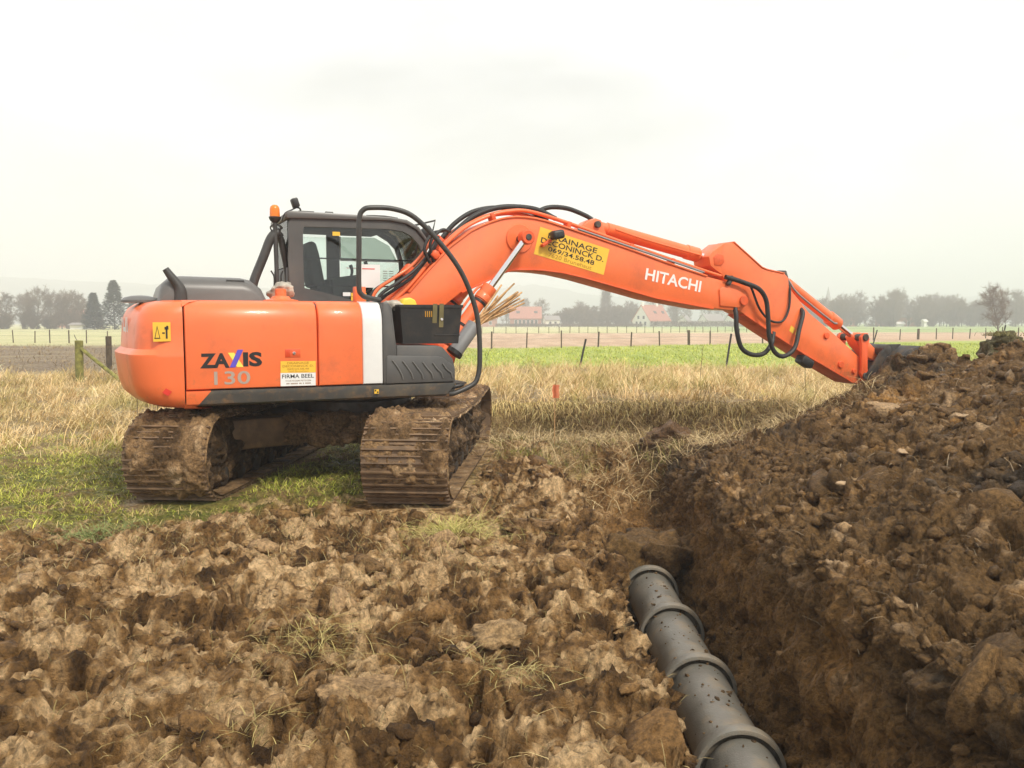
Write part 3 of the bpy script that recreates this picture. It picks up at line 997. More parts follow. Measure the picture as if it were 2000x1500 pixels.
lettering('lettering', '7620 Brunehaut', -0.880, 1.097, 0.18, 0.013, V1 + 0.0015, M['print_gold'], d1)
side_sheet('dealer_sticker', [(-0.944, 0.975), (-0.640, 0.973), (-0.638, 1.0865), (-0.943, 1.0905)], V1, M['white'], d1)
lettering('lettering', 'FIRMA BEEL', -0.930, 1.043, 0.275, 0.034, V1 + 0.0015, M['print_black'], d1, bold=0.006)
lettering('lettering', 'WORTEGEM-PETEGEM', -0.905, 1.013, 0.225, 0.014, V1 + 0.0015, M['print_grey'], d1, bold=0.01)
for a_, b_ in ((-0.895, 0.028), (-0.858, 0.062), (-0.785, 0.022), (-0.752, 0.010), (-0.732, 0.050)):
    side_sheet('faded_print', [(a_, 0.991), (a_ + b_, 0.991), (a_ + b_, 1.001), (a_, 1.001)], V1 + 0.0015, M['print_grey'], d1)

# lower skirt
bm = bmesh.new()
sk = [(1.20, 0.958), (1.246, 0.954), (1.246, 0.925), (1.222, 0.845), (1.19, 0.826), (1.10, 0.826), (1.10, 0.958)]
def skirt_piece(name, cuts, mat):
    bm = bmesh.new(); rings = []
    for ut, ub in cuts:
        rings.append([bm.verts.new((ut + (ub - ut) * (0.958 - w) / 0.132, -v, w)) for v, w in sk])
    n = len(sk)
    for i in range(len(rings) - 1):
        for k in range(n):
            bm.faces.new((rings[i][k], rings[i][(k + 1) % n], rings[i + 1][(k + 1) % n], rings[i + 1][k]))
    bm.faces.new(rings[0]); bm.faces.new(list(reversed(rings[-1])))
    bmesh.ops.recalc_face_normals(bm, faces=bm.faces)
    return from_bm(name, bm, M[mat], ex, 30)
skirt_piece('skirt_end', [(-1.715, -1.715), (-1.515, -1.63)], 'orange')
ski = skirt_piece('skirt', [(-1.513, -1.628), (0.692, 0.60)], 'skirt')
side_sheet('yellow_sticker', [(-0.108, 0.878), (-0.065, 0.878), (-0.065, 0.918), (-0.108, 0.918)], 1.2475, M['yellow'], ski)
for a, b in ((-0.104, 0.900), (-0.084, 0.884)):
    side_sheet('pictogram', [(a, b), (a + 0.014, b), (a + 0.014, b + 0.014), (a, b + 0.014)], 1.249, M['print_black'], ski)

# grey tool box with step in front of the white panel
prism('grey_trim', [(-0.020, 0.960), (-0.020, 1.716), (0.045, 1.708), (0.072, 1.66), (0.112, 1.30), (0.112, 0.960)], 0.86, 1.242, M['grey'], ex, 0.018)
tb = prism('tool_box', [(0.110, 0.960), (0.110, 1.318), (0.50, 1.312), (0.565, 1.296), (0.668, 1.180), (0.690, 1.10), (0.690, 0.960)], 0.50, 1.236, M['grey'], ex, 0.016)
prism('tool_box_lid', [(0.006, 0.966), (0.006, 1.210), (0.03, 1.226), (0.52, 1.208), (0.560, 1.196), (0.655, 1.125), (0.684, 1.09), (0.684, 0.966)], 1.232, 1.250, M['grey'], ex, 0.008)
for k in range(6):
    u0 = 0.065 + k * 0.098
    tube('rib', [U(u0, 1.251, 1.18 - 0.008 * k), U(u0 + 0.045, 1.253, 1.12 - 0.008 * k), U(u0 + 0.085, 1.253, 1.05), U(u0 + 0.10, 1.251, 1.0)], 0.009, M['hood'], tb, 4, 8)
box('step_plate', U(0.62, 1.0, 1.312), (0.0, 0.0, 0.0), M['grey'], tb, 0) if False else None
tube('front_step', [U(0.62, 1.20, 0.90), U(0.78, 1.20, 0.93), U(0.80, 0.75, 0.93), U(0.62, 0.75, 0.90)], 0.02, M['black'], ex, 3, 8)
box('step_tread', U(0.745, 0.98, 0.945), (0.16, 0.42, 0.018), M['steel'], ex, 0.004)

# handrail
tube('handrail', [U(0.64, 1.20, 0.845), U(0.70, 1.22, 0.855), U(0.88, 1.22, 0.93), U(0.935, 1.22, 1.02), U(0.951, 1.22, 1.18), U(0.941, 1.22, 1.476), U(0.889, 1.22, 1.722),
     U(0.758, 1.22, 2.012), U(0.553, 1.22, 2.27), U(0.304, 1.22, 2.495), U(0.108, 1.21, 2.564), U(-0.10, 1.20, 2.566), U(-0.175, 1.19, 2.54), U(-0.208, 1.18, 2.46),
     U(-0.212, 1.17, 2.20), U(-0.212, 1.15, 1.86), U(-0.185, 1.14, 1.785), U(-0.12, 1.12, 1.755), U(0.0, 1.10, 1.735)], 0.024, M['tube'], ex, 6, 12)

# engine hood
hm = bmesh.new()
hp = [(-1.90, 1.715), (-1.885, 1.80), (-1.86, 1.87), (-1.80, 1.925), (-1.70, 1.940), (-1.20, 1.932), (-1.12, 1.915), (-1.03, 1.845), (-0.985, 1.715)]
cutv = [(-0.55, 0.05), (-0.50, 0.0), (0.70, 0.0), (0.80, 0.012), (0.87, 0.05), (0.90, 0.12)]
rings = []
for v, ins in cutv:
    rings.append([hm.verts.new((u, -v, max(1.715, w - ins))) for u, w in hp])
for i in range(len(rings) - 1):
    for k in range(len(hp) - 1):
        hm.faces.new((rings[i][k], rings[i][k + 1], rings[i + 1][k + 1], rings[i + 1][k]))
hm.faces.new(rings[0]); hm.faces.new(list(reversed(rings[-1])))
hood = from_bm('engine_hood', hm, M['hood'], ex, 40)
tube('hood_catch', [U(-1.33, 0.872, 1.862), U(-1.33, 0.85, 1.905), U(-1.18, 0.85, 1.902), U(-1.18, 0.872, 1.858), U(-1.33, 0.872, 1.862)], 0.007, M['black'], hood, 1, 6)
lathe('hood_cap', U(-2.03, 0.55, 1.705), U(-2.03, 0.55, 1.80), [(0, 0.16), (0.02, 0.16), (0.045, 0.13), (0.06, 0.07), (0.065, 0.01)], M['hood'], ex, 24)
tube('exhaust_pipe', [U(-1.715, 0.9, 1.70), U(-1.715, 0.9, 1.80), U(-1.74, 0.9, 1.86), U(-1.79, 0.9, 1.93), U(-1.83, 0.9, 1.99)], 0.056, M['tube'], ex, 5, 16, 0.028)
# filler neck, rag and small things on the deck
fc = lathe('fuel_filler', U(-0.87, 0.9, 1.715), U(-0.87, 0.9, 1.90), [(0, 0.155), (0.015, 0.155), (0.028, 0.09), (0.05, 0.075), (0.055, 0.05), (0.115, 0.05), (0.12, 0.03)], M['orange'], ex, 24)

# rear intake hoses behind the cab
tube('air_hose', [U(-0.95, -0.35, 1.84), U(-0.92, -0.35, 1.97), U(-0.822, -0.35, 2.21), U(-0.755, -0.35, 2.38), U(-0.70, -0.35, 2.45), U(-0.66, -0.36, 2.46)], 0.048, M['tube'], ex, 6, 14)
tube('air_hose', [U(-0.69, -0.40, 2.46), U(-0.635, -0.42, 2.40), U(-0.60, -0.43, 2.25), U(-0.57, -0.44, 2.08), U(-0.56, -0.44, 1.85)], 0.036, M['tube'], ex, 6, 14)
bp_ = tube('beacon_post', [U(-0.70, -0.32, 1.86), U(-0.70, -0.32, 2.2), U(-0.705, -0.32, 2.58)], 0.022, M['tube'], ex, 2, 10)
bc = lathe('beacon', U(-0.705, -0.32, 2.555), U(-0.705, -0.32, 2.80), [(0, 0.025), (0.025, 0.05), (0.05, 0.062), (0.062, 0.062), (0.064, 0.05)], M['black'], ex, 20)
lathe('beacon_lens', U(-0.705, -0.32, 2.618), U(-0.705, -0.32, 2.80), [(0, 0.051), (0.02, 0.052), (0.08, 0.05), (0.105, 0.042), (0.12, 0.025), (0.124, 0.004)], M['amber'], bc, 20)
for k, (du, dw) in enumerate(((-0.05, 2.48), (0.07, 2.50), (0.05, 2.43))):
    tube('cable', [U(-0.705, -0.32, 2.55), U(-0.705 + du, -0.30, 2.51), U(-0.70 + du * 0.6, -0.33, dw - 0.02), U(-0.66 + 0.6 * du, -0.34, dw - 0.07)], 0.008, M['rubber'], ex, 4, 6)
tube('hook', [U(-0.76, -0.30, 2.06), U(-0.73, -0.30, 2.00), U(-0.73, -0.30, 1.90)], 0.008, M['rubber'], ex, 4, 6)
tube('hook', [U(-0.64, -0.30, 2.06), U(-0.66, -0.30, 2.00), U(-0.655, -0.30, 1.90)], 0.008, M['rubber'], ex, 4, 6)

# --- cab: frame with panes
cab_out = [(-0.57, 1.715), (-0.585, 2.20), (-0.575, 2.56), (-0.555, 2.605), (0.50, 2.625), (0.68, 2.600), (0.80, 2.54), (0.90, 2.43), (0.955, 2.25), (0.985, 1.90), (0.985, 1.715)]
win = [(-0.425, 1.885), (-0.435, 2.20), (-0.430, 2.50), (-0.415, 2.525), (0.50, 2.540), (0.66, 2.520), (0.755, 2.475), (0.85, 2.375), (0.895, 2.22), (0.925, 1.95), (0.30, 1.75), (0.12, 1.755), (-0.20, 1.835)]


def ring_plate(name, outer, inner, v0, v1, mat, parent):
    """plate with one opening; inner outline filled by bridging with triangle fill"""
    bm = bmesh.new()
    def loop(pts, v):
        vs = [bm.verts.new((u, -v, w)) for u, w in pts]
        es = [bm.edges.new((vs[i], vs[(i + 1) % len(vs)])) for i in range(len(vs))]
        return vs, es
    o0, e0 = loop(outer, v0); i0, f0 = loop(inner, v0)
    bmesh.ops.triangle_fill(bm, use_beauty=True, edges=e0 + f0, normal=(0, 1, 0))
    o1, e1 = loop(outer, v1); i1, f1 = loop(inner, v1)
    bmesh.ops.triangle_fill(bm, use_beauty=True, edges=e1 + f1, normal=(0, 1, 0))
    for A, B in ((o0, o1), (i0, i1)):
        for k in range(len(A)):
            bm.faces.new((A[k], A[(k + 1) % len(A)], B[(k + 1) % len(B)], B[k]))
    bmesh.ops.recalc_face_normals(bm, faces=bm.faces)
    return from_bm(name, bm, mat, parent, 30)


VR, VL = -0.26, -1.22
cab = ring_plate('cab', cab_out, win, VR - 0.05, VR, M['grey'], ex)
prism('window_pane', win, VR - 0.032, VR - 0.027, M['glass'], cab, 0)
lw1 = [(-0.44, 1.80), (-0.45, 2.50), (0.02, 2.51), (0.02, 1.80)]
lw2 = [(0.16, 1.80), (0.16, 2.50), (0.60, 2.51), (0.78, 2.42), (0.88, 2.25), (0.92, 1.80)]
# far side wall of the cab is built of pillars and panels round its two openings
prism('rear_pillar', [(-0.57, 1.715), (-0.585, 2.60), (-0.45, 2.60), (-0.44, 1.715)], VL, VL + 0.05, M['grey'], cab, 0.008)
prism('middle_pillar', [(0.02, 1.715), (0.02, 2.60), (0.17, 2.60), (0.17, 1.715)], VL, VL + 0.05, M['grey'], cab, 0.008)
prism('front_pillar', [(0.60, 2.58), (0.70, 2.59), (0.80, 2.54), (0.90, 2.43), (0.955, 2.25), (0.985, 1.715), (0.93, 1.715), (0.90, 2.24), (0.85, 2.40), (0.76, 2.49)], VL, VL + 0.05, M['grey'], cab, 0.006)
prism('far_window', lw1, VL + 0.02, VL + 0.025, M['glass'], cab, 0)
prism('tinted_window', [(0.185, 2.255), (0.185, 2.52), (0.60, 2.53), (0.78, 2.44), (0.88, 2.255)], VL + 0.02, VL + 0.025, M['tint'], cab, 0)
box('window_frame', U(0.177, VL + 0.04, 2.39), (0.014, 0.03, 0.27), M['white'], cab, 0.002)
box('window_frame', U(0.54, VL + 0.04, 2.249), (0.72, 0.03, 0.014), M['white'], cab, 0.002)
prism('far_window', [(0.185, 1.76), (0.185, 2.238), (0.885, 2.238), (0.925, 1.76)], VL + 0.02, VL + 0.025, M['glass'], cab, 0)
prism('door_sill', [(0.17, 1.715), (0.17, 1.75), (0.93, 1.75), (0.93, 1.715)], VL, VL + 0.045, M['grey'], cab, 0.004)
for k in range(5):
    for du in (0.0, 0.075):
        box('louvre', U(0.72 + du, VL + 0.048, 2.02 + 0.028 * k), (0.055, 0.004, 0.007), M['print_grey'], cab, 0)
box('red_line', U(0.36, VL + 0.048, 2.16), (0.22, 0.004, 0.008), M['print_red'], cab, 0)
for s in (0, 1):
    tube('guard_bar', [U(-0.43, VR - 0.06, 2.205 - 0.29 * s), U(0.90 + 0.02 * s, VR - 0.06, 2.205 - 0.29 * s)], 0.008, M['black'], cab, 1, 6)
# roof, rear wall, floor console
bm = bmesh.new()
roof_p = [(-0.60, 2.600), (-0.605, 2.655), (-0.57, 2.680), (0.50, 2.670), (0.70, 2.648), (0.84, 2.575), (0.955, 2.42), (0.925, 2.41), (0.81, 2.545), (0.69, 2.603), (0.50, 2.628)]
prism('roof', roof_p, VL - 0.03, VR + 0.03, M['hood'], cab, 0.014)
box('headliner', U(0.02, (VL + VR) / 2, 2.565), (1.1, 0.90, 0.06), M['seat'], cab, 0.02)
prism('rear_wall', [(-0.585, 1.715), (-0.59, 2.10), (-0.555, 2.10), (-0.55, 1.715)], VL + 0.055, VR - 0.055, M['grey'], cab, 0.005)
prism('rear_window', [(-0.585, 2.11), (-0.58, 2.59), (-0.575, 2.59), (-0.58, 2.11)], VL + 0.06, VR - 0.06, M['glass'], cab, 0)
prism('floor_base', [(-0.55, 1.10), (-0.55, 1.74), (0.96, 1.74), (0.99, 1.10)], VL, VR - 0.055, M['grey'], cab, 0.01)
prism('windscreen', [(0.69, 2.60), (0.80, 2.54), (0.90, 2.43), (0.955, 2.25), (0.985, 1.76), (0.978, 1.76), (0.948, 2.25), (0.893, 2.425), (0.795, 2.533), (0.685, 2.593)], VL + 0.06, VR - 0.06, M['glass'], cab, 0)
# seat and controls seen through the panes
seat_c = (VL + VR) / 2
prism('seat_back', [(-0.28, 1.90), (-0.36, 2.25), (-0.33, 2.40), (-0.24, 2.40), (-0.20, 2.25), (-0.14, 1.92)], seat_c - 0.22, seat_c + 0.22, M['seat'], cab, 0.04, 3)
prism('seat_cushion', [(-0.22, 1.80), (-0.24, 1.93), (0.22, 1.96), (0.26, 1.86), (0.22, 1.80)], seat_c - 0.24, seat_c + 0.24, M['seat'], cab, 0.04, 3)
for s in (-1, 1):
    prism('console', [(-0.10, 1.74), (-0.12, 2.00), (0.30, 2.06), (0.36, 1.98), (0.30, 1.74)], seat_c + s * 0.33 - 0.07, seat_c + s * 0.33 + 0.07, M['seat'], cab, 0.02)
    tube('control_lever', [U(0.27, seat_c + s * 0.33, 2.03), U(0.29, seat_c + s * 0.33, 2.12), U(0.27, seat_c + s * 0.33, 2.19)], 0.014, M['black'], cab, 3, 8, 0.022)
prism('dashboard', [(0.62, 1.74), (0.66, 2.05), (0.72, 2.12), (0.80, 2.10), (0.84, 1.74)], VR - 0.34, VR - 0.07, M['seat'], cab, 0.03)
side_sheet('yellow_sticker', [(-0.115, 2.445), (-0.035, 2.446), (-0.035, 2.488), (-0.115, 2.488)], VR - 0.022, M['yellow'], cab)
for a, b, m_ in ((-0.02, 1.805, 'white'), (0.068, 1.80, 'yellow'), (0.156, 1.80, 'yellow'), (0.068, 1.757, 'yellow'), (0.156, 1.757, 'yellow')):
    side_sheet('label_sticker', [(a, b), (a + 0.083, b), (a + 0.083, b + 0.04), (a, b + 0.04)], VR + 0.003, M[m_], cab)
side_sheet('paper_notice', [(0.19, 1.90), (0.40, 1.90), (0.40, 2.15), (0.19, 2.15)], VR - 0.020, M['white'], cab)
side_sheet('red_line', [(0.20, 2.098), (0.34, 2.098), (0.34, 2.108), (0.20, 2.108)], VR - 0.018, M['print_red'], cab)
# roof fittings
lp_ = box('roof_lamp', U(-0.49, -0.35, 2.775), (0.07, 0.10, 0.10), M['black'], ex, 0.015, Matrix.Rotation(rad(-18), 3, 'Y'))
tube('lamp_bracket', [U(-0.47, -0.35, 2.73), U(-0.44, -0.35, 2.72), U(-0.43, -0.35, 2.67)], 0.009, M['rubber'], ex, 3, 6)
tube('cable', [U(-0.46, -0.34, 2.735), U(-0.53, -0.34, 2.70), U(-0.60, -0.34, 2.66), U(-0.63, -0.34, 2.58)], 0.007, M['rubber'], ex, 4, 6)
box('roof_bracket', U(-0.38, -0.35, 2.685), (0.16, 0.08, 0.02), M['tube'], ex, 0.004)
tube('roof_handle', [U(-0.17, -0.36, 2.675), U(-0.17, -0.36, 2.70), U(-0.09, -0.36, 2.70), U(-0.09, -0.36, 2.672)], 0.006, M['black'], ex, 1, 6)
tube('wiper', [U(0.25, VR + 0.0, 2.672), U(0.45, VR, 2.676), U(0.60, VR, 2.66)], 0.008, M['black'], ex, 2, 6)
# lamp guard in front of the cab
tube('lamp_guard', [U(0.86, -0.60, 2.62), U(1.16, -0.60, 2.70), U(1.12, -0.60, 2.55), U(0.98, -0.60, 2.43)], 0.012, M['black'], ex, 1, 8)
tube('lamp_guard', [U(1.12, -0.60, 2.57), U(1.24, -0.60, 2.40), U(1.04, -0.60, 2.40)], 0.012, M['black'], ex, 1, 8)
box('cab_lamp', U(1.04, -0.58, 2.56), (0.13, 0.12, 0.11), M['black'], ex, 0.02, Matrix.Rotation(rad(-35), 3, 'Y'))
tube('mirror_bar', [U(0.60, VR, 1.76), U(0.66, VR + 0.05, 1.98), U(0.88, VR + 0.10, 2.02)], 0.008, M['black'], ex, 3, 6)

# --- boom
BV = 0.20
boom_o = [(0.28, 1.62), (0.35, 1.72), (0.579, 1.839), (0.809, 2.091), (1.044, 2.332), (1.281, 2.505), (1.40, 2.565), (1.524, 2.615), (1.62, 2.648), (1.709, 2.669), (1.82, 2.685), (1.942, 2.686), (2.06, 2.678), (2.186, 2.658), (2.50, 2.585), (2.856, 2.497), (3.387, 2.360),
          (3.824, 2.240), (4.451, 2.086), (4.74, 2.034), (4.98, 1.975), (5.08, 1.90), (5.11, 1.80), (5.07, 1.71), (4.98, 1.668), (4.80, 1.672), (4.555, 1.694), (3.696, 1.816), (3.394, 1.885), (2.689, 2.044), (2.40, 2.095),
          (2.188, 2.114), (2.02, 2.120), (1.866, 2.117), (1.76, 2.105), (1.678, 2.079), (1.37, 1.939), (1.171, 1.852), (0.981, 1.713), (0.55, 1.47), (0.42, 1.44), (0.31, 1.50)]
boom = prism('boom', boom_o, -BV, BV, M['orange'], ex, 0.012)
# flange plates standing proud along the upper and lower edge
def strip(name, pts, v0, v1, th, mat, parent):
    up = [(u, w) for u, w in pts]
    lo = []
    for i, (u, w) in enumerate(pts):
        a = pts[max(0, i - 1)]; b = pts[min(len(pts) - 1, i + 1)]
        d = Vector((b[0] - a[0], b[1] - a[1])).normalized()
        lo.append((u - d.y * th, w + d.x * th))
    return prism(name, up + lo[::-1], v0, v1, mat, parent, 0.003)
strip('upper_flange', [(u, w - 0.004) for u, w in boom_o[2:19]], -BV - 0.02, BV + 0.018, 0.020, M['orange'], boom)
strip('lower_flange', [(u, w - 0.016) for u, w in boom_o[26:38]][::-1], -BV - 0.02, BV + 0.018, 0.018, M['orange2'], boom)
VB = BV + 0.0035
# end boss and reinforcement
prism('pivot_boss', [(4.66, 1.72), (4.64, 1.93), (4.70, 1.96), (4.93, 1.93), (5.07, 1.87), (5.09, 1.79), (5.04, 1.72), (4.95, 1.70)], BV - 0.002, BV + 0.022, M['orange'], boom, 0.012)
rod('pivot_pin', U(5.02, -BV - 0.05, 1.79), U(5.02, BV + 0.05, 1.79), 0.062, M['orange2'], boom, 22)
rod('cylinder_boss', U(1.86, BV - 0.002, 2.45), U(1.86, BV + 0.02, 2.45), 0.16, M['orange'], boom, 32)
rod('foot_pin', U(0.42, -0.32, 1.60), U(0.42, 0.32, 1.60), 0.07, M['steel'], boom, 20)
sg = [(2.121, 2.593), (3.031, 2.373), (2.955, 2.073), (2.040, 2.287)]
side_sheet('company_sign', sg, VB, M['yellow'], boom)
tl = math.atan2(2.373 - 2.593, 3.031 - 2.121)
def on_sign(s, fx, fy, wd, hg, mat, bold):
    ex_, ey = Vector((0.915, -0.214)), Vector((0.081, 0.306))
    p = Vector((2.040, 2.287)) + ex_ * fx + ey * fy
    lettering('lettering', s, p.x, p.y, wd * 0.94, hg * 0.31, VB + 0.002, mat, boom, tl, bold)
on_sign('DRAINAGE', 0.13, 0.70, 0.70, 0.20, M['print_black'], 0.012)
on_sign('DECONINCK D.', 0.05, 0.47, 0.90, 0.20, M['print_black'], 0.012)
on_sign('069/34.58.48', 0.17, 0.25, 0.66, 0.17, M['print_black'], 0.012)
on_sign('7620 Brunehaut', 0.19, 0.06, 0.62, 0.15, M['print_gold'], 0.004)
lettering('lettering', 'HITACHI', 3.530, 2.030, 0.835, 0.142, VB, M['print_white'], boom, math.atan2(1.881 - 2.024, 0.822), 0.022)
# boom work lamp
bl_ = box('boom_lamp', U(2.275, 0.32, 2.50), (0.15, 0.12, 0.10), M['black'], ex, 0.03, Matrix.Rotation(rad(-10), 3, 'Y'), 3)
box('lamp_bracket', U(2.175, 0.245, 2.41), (0.13, 0.07, 0.035), M['orange2'], ex, 0.008, Matrix.Rotation(rad(-32), 3, 'Y'))

# boom cylinders either side of the boom
for s in (1, -1):
    v = 0.40 * s
    A, B = U(0.90, v, 1.24), U(1.85, v, 2.445)
    dr = (B - A).normalized(); L = (B - A).length
    bcy = lathe('boom_cylinder', A - dr * 0.06, B, [(0, 0.05), (0.02, 0.078), (0.12, 0.078), (0.14, 0.072), (0.72, 0.072), (0.725, 0.085), (0.79, 0.085), (0.80, 0.078), (0.845, 0.083), (0.90, 0.083), (0.905, 0.04)], M['orange'], ex, 24)
    rod('piston_rod', A + dr * 0.80, B - dr * 0.06, 0.036, M['chrome'], bcy, 18)
    lathe('rod_eye', U(1.85, v - 0.065 * s, 2.445), U(1.85, v + 0.065 * s, 2.445), [(0, 0.07), (0.01, 0.078), (0.12, 0.078), (0.13, 0.07)], M['orange2'], bcy, 24)
    rod('pin', U(1.85, v - 0.22 * s, 2.445), U(1.85, v + 0.075 * s, 2.445), 0.036, M['steel'], bcy, 18)
    for dd in (0.30, 0.62):
        lathe('clamp', A + dr * dd, A + dr * (dd + 0.03), [(0, 0.074), (0.002, 0.079), (0.028, 0.079), (0.03, 0.074)], M['black'], bcy, 24)
    sd = Vector((-dr.z, 0, dr.x))
    tube('oil_pipe', [A + dr * 0.05 + sd * 0.12, A + dr * 0.4 + sd * 0.115, A + dr * 0.7 + sd * 0.115, A + dr * 0.80 + sd * 0.085], 0.014, M['orange'], bcy, 4, 8)
prism('cylinder_bracket', [(0.76, 1.10), (0.80, 1.30), (0.92, 1.34), (1.02, 1.22), (0.98, 1.08)], -0.46, 0.46, M['orange2'], ex, 0.015)
prism('front_frame', [(0.10, 0.86), (0.10, 1.45), (0.35, 1.74), (0.52, 1.62), (0.72, 1.30), (0.90, 1.12), (0.86, 0.86)], -0.24, 0.24 + 0.10, M['orange2'], ex, 0.02)

# arm cylinder along the top of the boom
prism('cylinder_bracket', [(2.62, 2.55), (2.80, 2.70), (2.90, 2.74), (2.98, 2.72), (3.02, 2.64), (3.10, 2.44)], -0.10, 0.10, M['orange'], ex, 0.012)
A, B = U(2.92, 0, 2.665), U(4.66, 0, 2.325)
dr = (B - A).normalized(); L = (B - A).length
acy = lathe('arm_cylinder', A, B, [(0, 0.06), (0.02, 0.07), (0.18, 0.07), (0.19, 0.082), (1.38, 0.082), (1.385, 0.092), (1.56, 0.092), (1.575, 0.08), (1.58, 0.045)], M['orange'], ex, 26)
rod('piston_rod', A + dr * 1.55, B, 0.042, M['chrome'], acy, 18)
rod('pin', U(2.92, -0.14, 2.665), U(2.92, 0.14, 2.665), 0.04, M['steel'], acy, 18)
tube('oil_pipe', [A + dr * 0.25 + U(0, 0.12, 0.0), A + dr * 0.7 + U(0, 0.12, -0.02), A + dr * 1.45 + U(0, 0.12, -0.02), A + dr * 1.52 + U(0, 0.07, 0)], 0.014, M['orange'], acy, 3, 8)

# --- arm
AV = 0.155
arm_o = [(4.50, 2.337), (4.56, 2.39), (4.745, 2.515), (4.915, 2.527), (5.367, 2.226), (5.45, 2.20), (5.758, 2.155), (5.83, 2.10), (5.84, 2.00), (5.90, 1.92), (6.206, 1.640), (6.72, 1.320), (7.166, 1.020),
         (7.30, 0.88), (7.40, 0.78), (7.40, 0.70), (7.33, 0.645), (7.20, 0.635), (7.125, 0.648), (6.144, 1.085), (5.494, 1.410), (5.10, 1.62), (4.98, 1.67), (4.93, 1.76), (4.90, 1.90), (4.722, 2.113), (4.60, 2.18), (4.527, 2.223)]
arm = prism('arm', arm_o, -AV, AV, M['orange'], ex, 0.012)
prism('ear_plate', [(4.50, 2.337), (4.56, 2.40), (4.75, 2.515), (4.66, 2.30), (4.72, 2.113), (4.60, 2.18), (4.527, 2.223)], AV + 0.001, AV + 0.022, M['orange'], arm, 0.006)
strip('lower_flange', [(u, w - 0.014) for u, w in [(5.10, 1.62), (5.494, 1.410), (6.144, 1.085), (7.05, 0.672)]], -AV - 0.02, AV + 0.016, 0.016, M['orange2'], arm)
strip('upper_flange', [(4.90, 2.530), (5.367, 2.222), (5.45, 2.196), (5.75, 2.15)], -AV - 0.012, AV + 0.012, 0.014, M['orange'], arm)
prism('boss', [(4.585, 2.23), (4.57, 2.33), (4.63, 2.38), (4.72, 2.36), (4.74, 2.27), (4.68, 2.22)], AV + 0.02, AV + 0.030, M['orange2'], arm, 0.01)
for (u, w, r) in ((6.52, 1.33, 0.045), (6.80, 0.93, 0.05), (7.24, 0.73, 0.075), (7.05, 0.83, 0.035)):
    rod('boss', U(u, AV - 0.001, w), U(u, AV + 0.028, w), r, M['orange2'], arm, 20)
side_sheet('yellow_sticker', [(5.86, 1.40), (5.93, 1.36), (5.96, 1.43), (5.89, 1.47)], AV + 0.003, M['yellow'], arm)
side_sheet('yellow_sticker', [(5.96, 1.35), (6.02, 1.32), (6.05, 1.39), (5.99, 1.42)], AV + 0.003, M['yellow'], arm)
lm = box('arm_lamp', U(6.20, 0.10, 0.98), (0.22, 0.16, 0.12), M['black'], ex, 0.03, Matrix.Rotation(rad(28), 3, 'Y'))

# bucket cylinder, links and bucket
prism('cylinder_bracket', [(5.66, 2.12), (5.74, 2.20), (5.86, 2.20), (5.92, 2.06), (5.88, 1.95), (5.80, 2.00)], -0.08, 0.08, M['steel'], ex, 0.01)
A, B = U(5.83, 0.0, 2.10), U(7.17, 0.0, 1.315)
dr = (B - A).normalized()
bcy = lathe('bucket_cylinder', A, B, [(0, 0.05), (0.02, 0.066), (0.12, 0.066), (0.13, 0.076), (1.02, 0.076), (1.03, 0.094), (1.22, 0.094), (1.245, 0.075), (1.25, 0.042)], M['orange'], ex, 26)
rod('piston_rod', A + dr * 1.22, B, 0.040, M['chrome'], bcy, 18)
tube('oil_pipe', [A + dr * 0.05 + U(0, 0.10, 0), A + dr * 0.25 + U(0.0, 0.12, -0.09), A + dr * 0.95 + U(0, 0.11, -0.09), A + dr * 1.1 + U(0, 0.09, -0.05)], 0.014, M['greytube'], bcy, 4, 8)
for s in (1, -1):
    prism('tilt_link', [(7.15, 1.36), (7.10, 1.30), (7.12, 1.20), (7.14, 0.86), (7.12, 0.80), (7.17, 0.70), (7.25, 0.70), (7.28, 0.78), (7.25, 0.86), (7.24, 1.18), (7.27, 1.28), (7.23, 1.36)], s * 0.18, s * 0.225, M['orange2'], ex, 0.008)
prism('bucket_link', [(7.16, 1.36), (7.12, 1.30), (7.20, 1.18), (7.42, 1.00), (7.54, 0.96), (7.60, 1.02), (7.56, 1.12), (7.34, 1.28), (7.24, 1.37)], -0.09, 0.09, M['orange'], ex, 0.015)
rod('link_pin', U(7.18, -0.25, 1.30), U(7.18, 0.25, 1.30), 0.05, M['steel'], ex, 18)
rod('link_pin', U(7.20, -0.25, 0.76), U(7.20, 0.25, 0.76), 0.05, M['steel'], ex, 18)
# shell of the bucket: curved back, closed sides, open mouth
outer = [(7.50, 0.72), (7.46, 0.86), (7.55, 1.00), (7.72, 1.12), (7.95, 1.18), (8.18, 1.15), (8.38, 1.03), (8.52, 0.84), (8.58, 0.60)]
innr = [(8.53, 0.60), (8.47, 0.82), (8.35, 0.98), (8.16, 1.095), (7.95, 1.125), (7.75, 1.07), (7.60, 0.96), (7.52, 0.85), (7.55, 0.73)]
bk = prism('bucket', outer + innr, -0.45, 0.45, M['bucket'], ex, 0.006)
for s in (-1, 1):
    prism('side_plate', outer + [(8.0, 0.62), (7.62, 0.66)], s * 0.45, s * 0.485, M['bucket'], bk, 0.006)
    prism('hinge_plate', [(7.24, 0.70), (7.22, 0.80), (7.45, 1.08), (7.62, 1.20), (7.86, 1.20), (7.66, 1.06), (7.52, 0.90), (7.48, 0.72), (7.36, 0.66)], s * 0.22, s * 0.255, M['bucket'], bk, 0.006)
for k in range(5):
    v = -0.40 + 0.2 * k
    prism('tooth', [(8.53, 0.62), (8.60, 0.62), (8.61, 0.50), (8.58, 0.42), (8.54, 0.50)], v - 0.035, v + 0.035, M['bucket'], bk, 0.006)
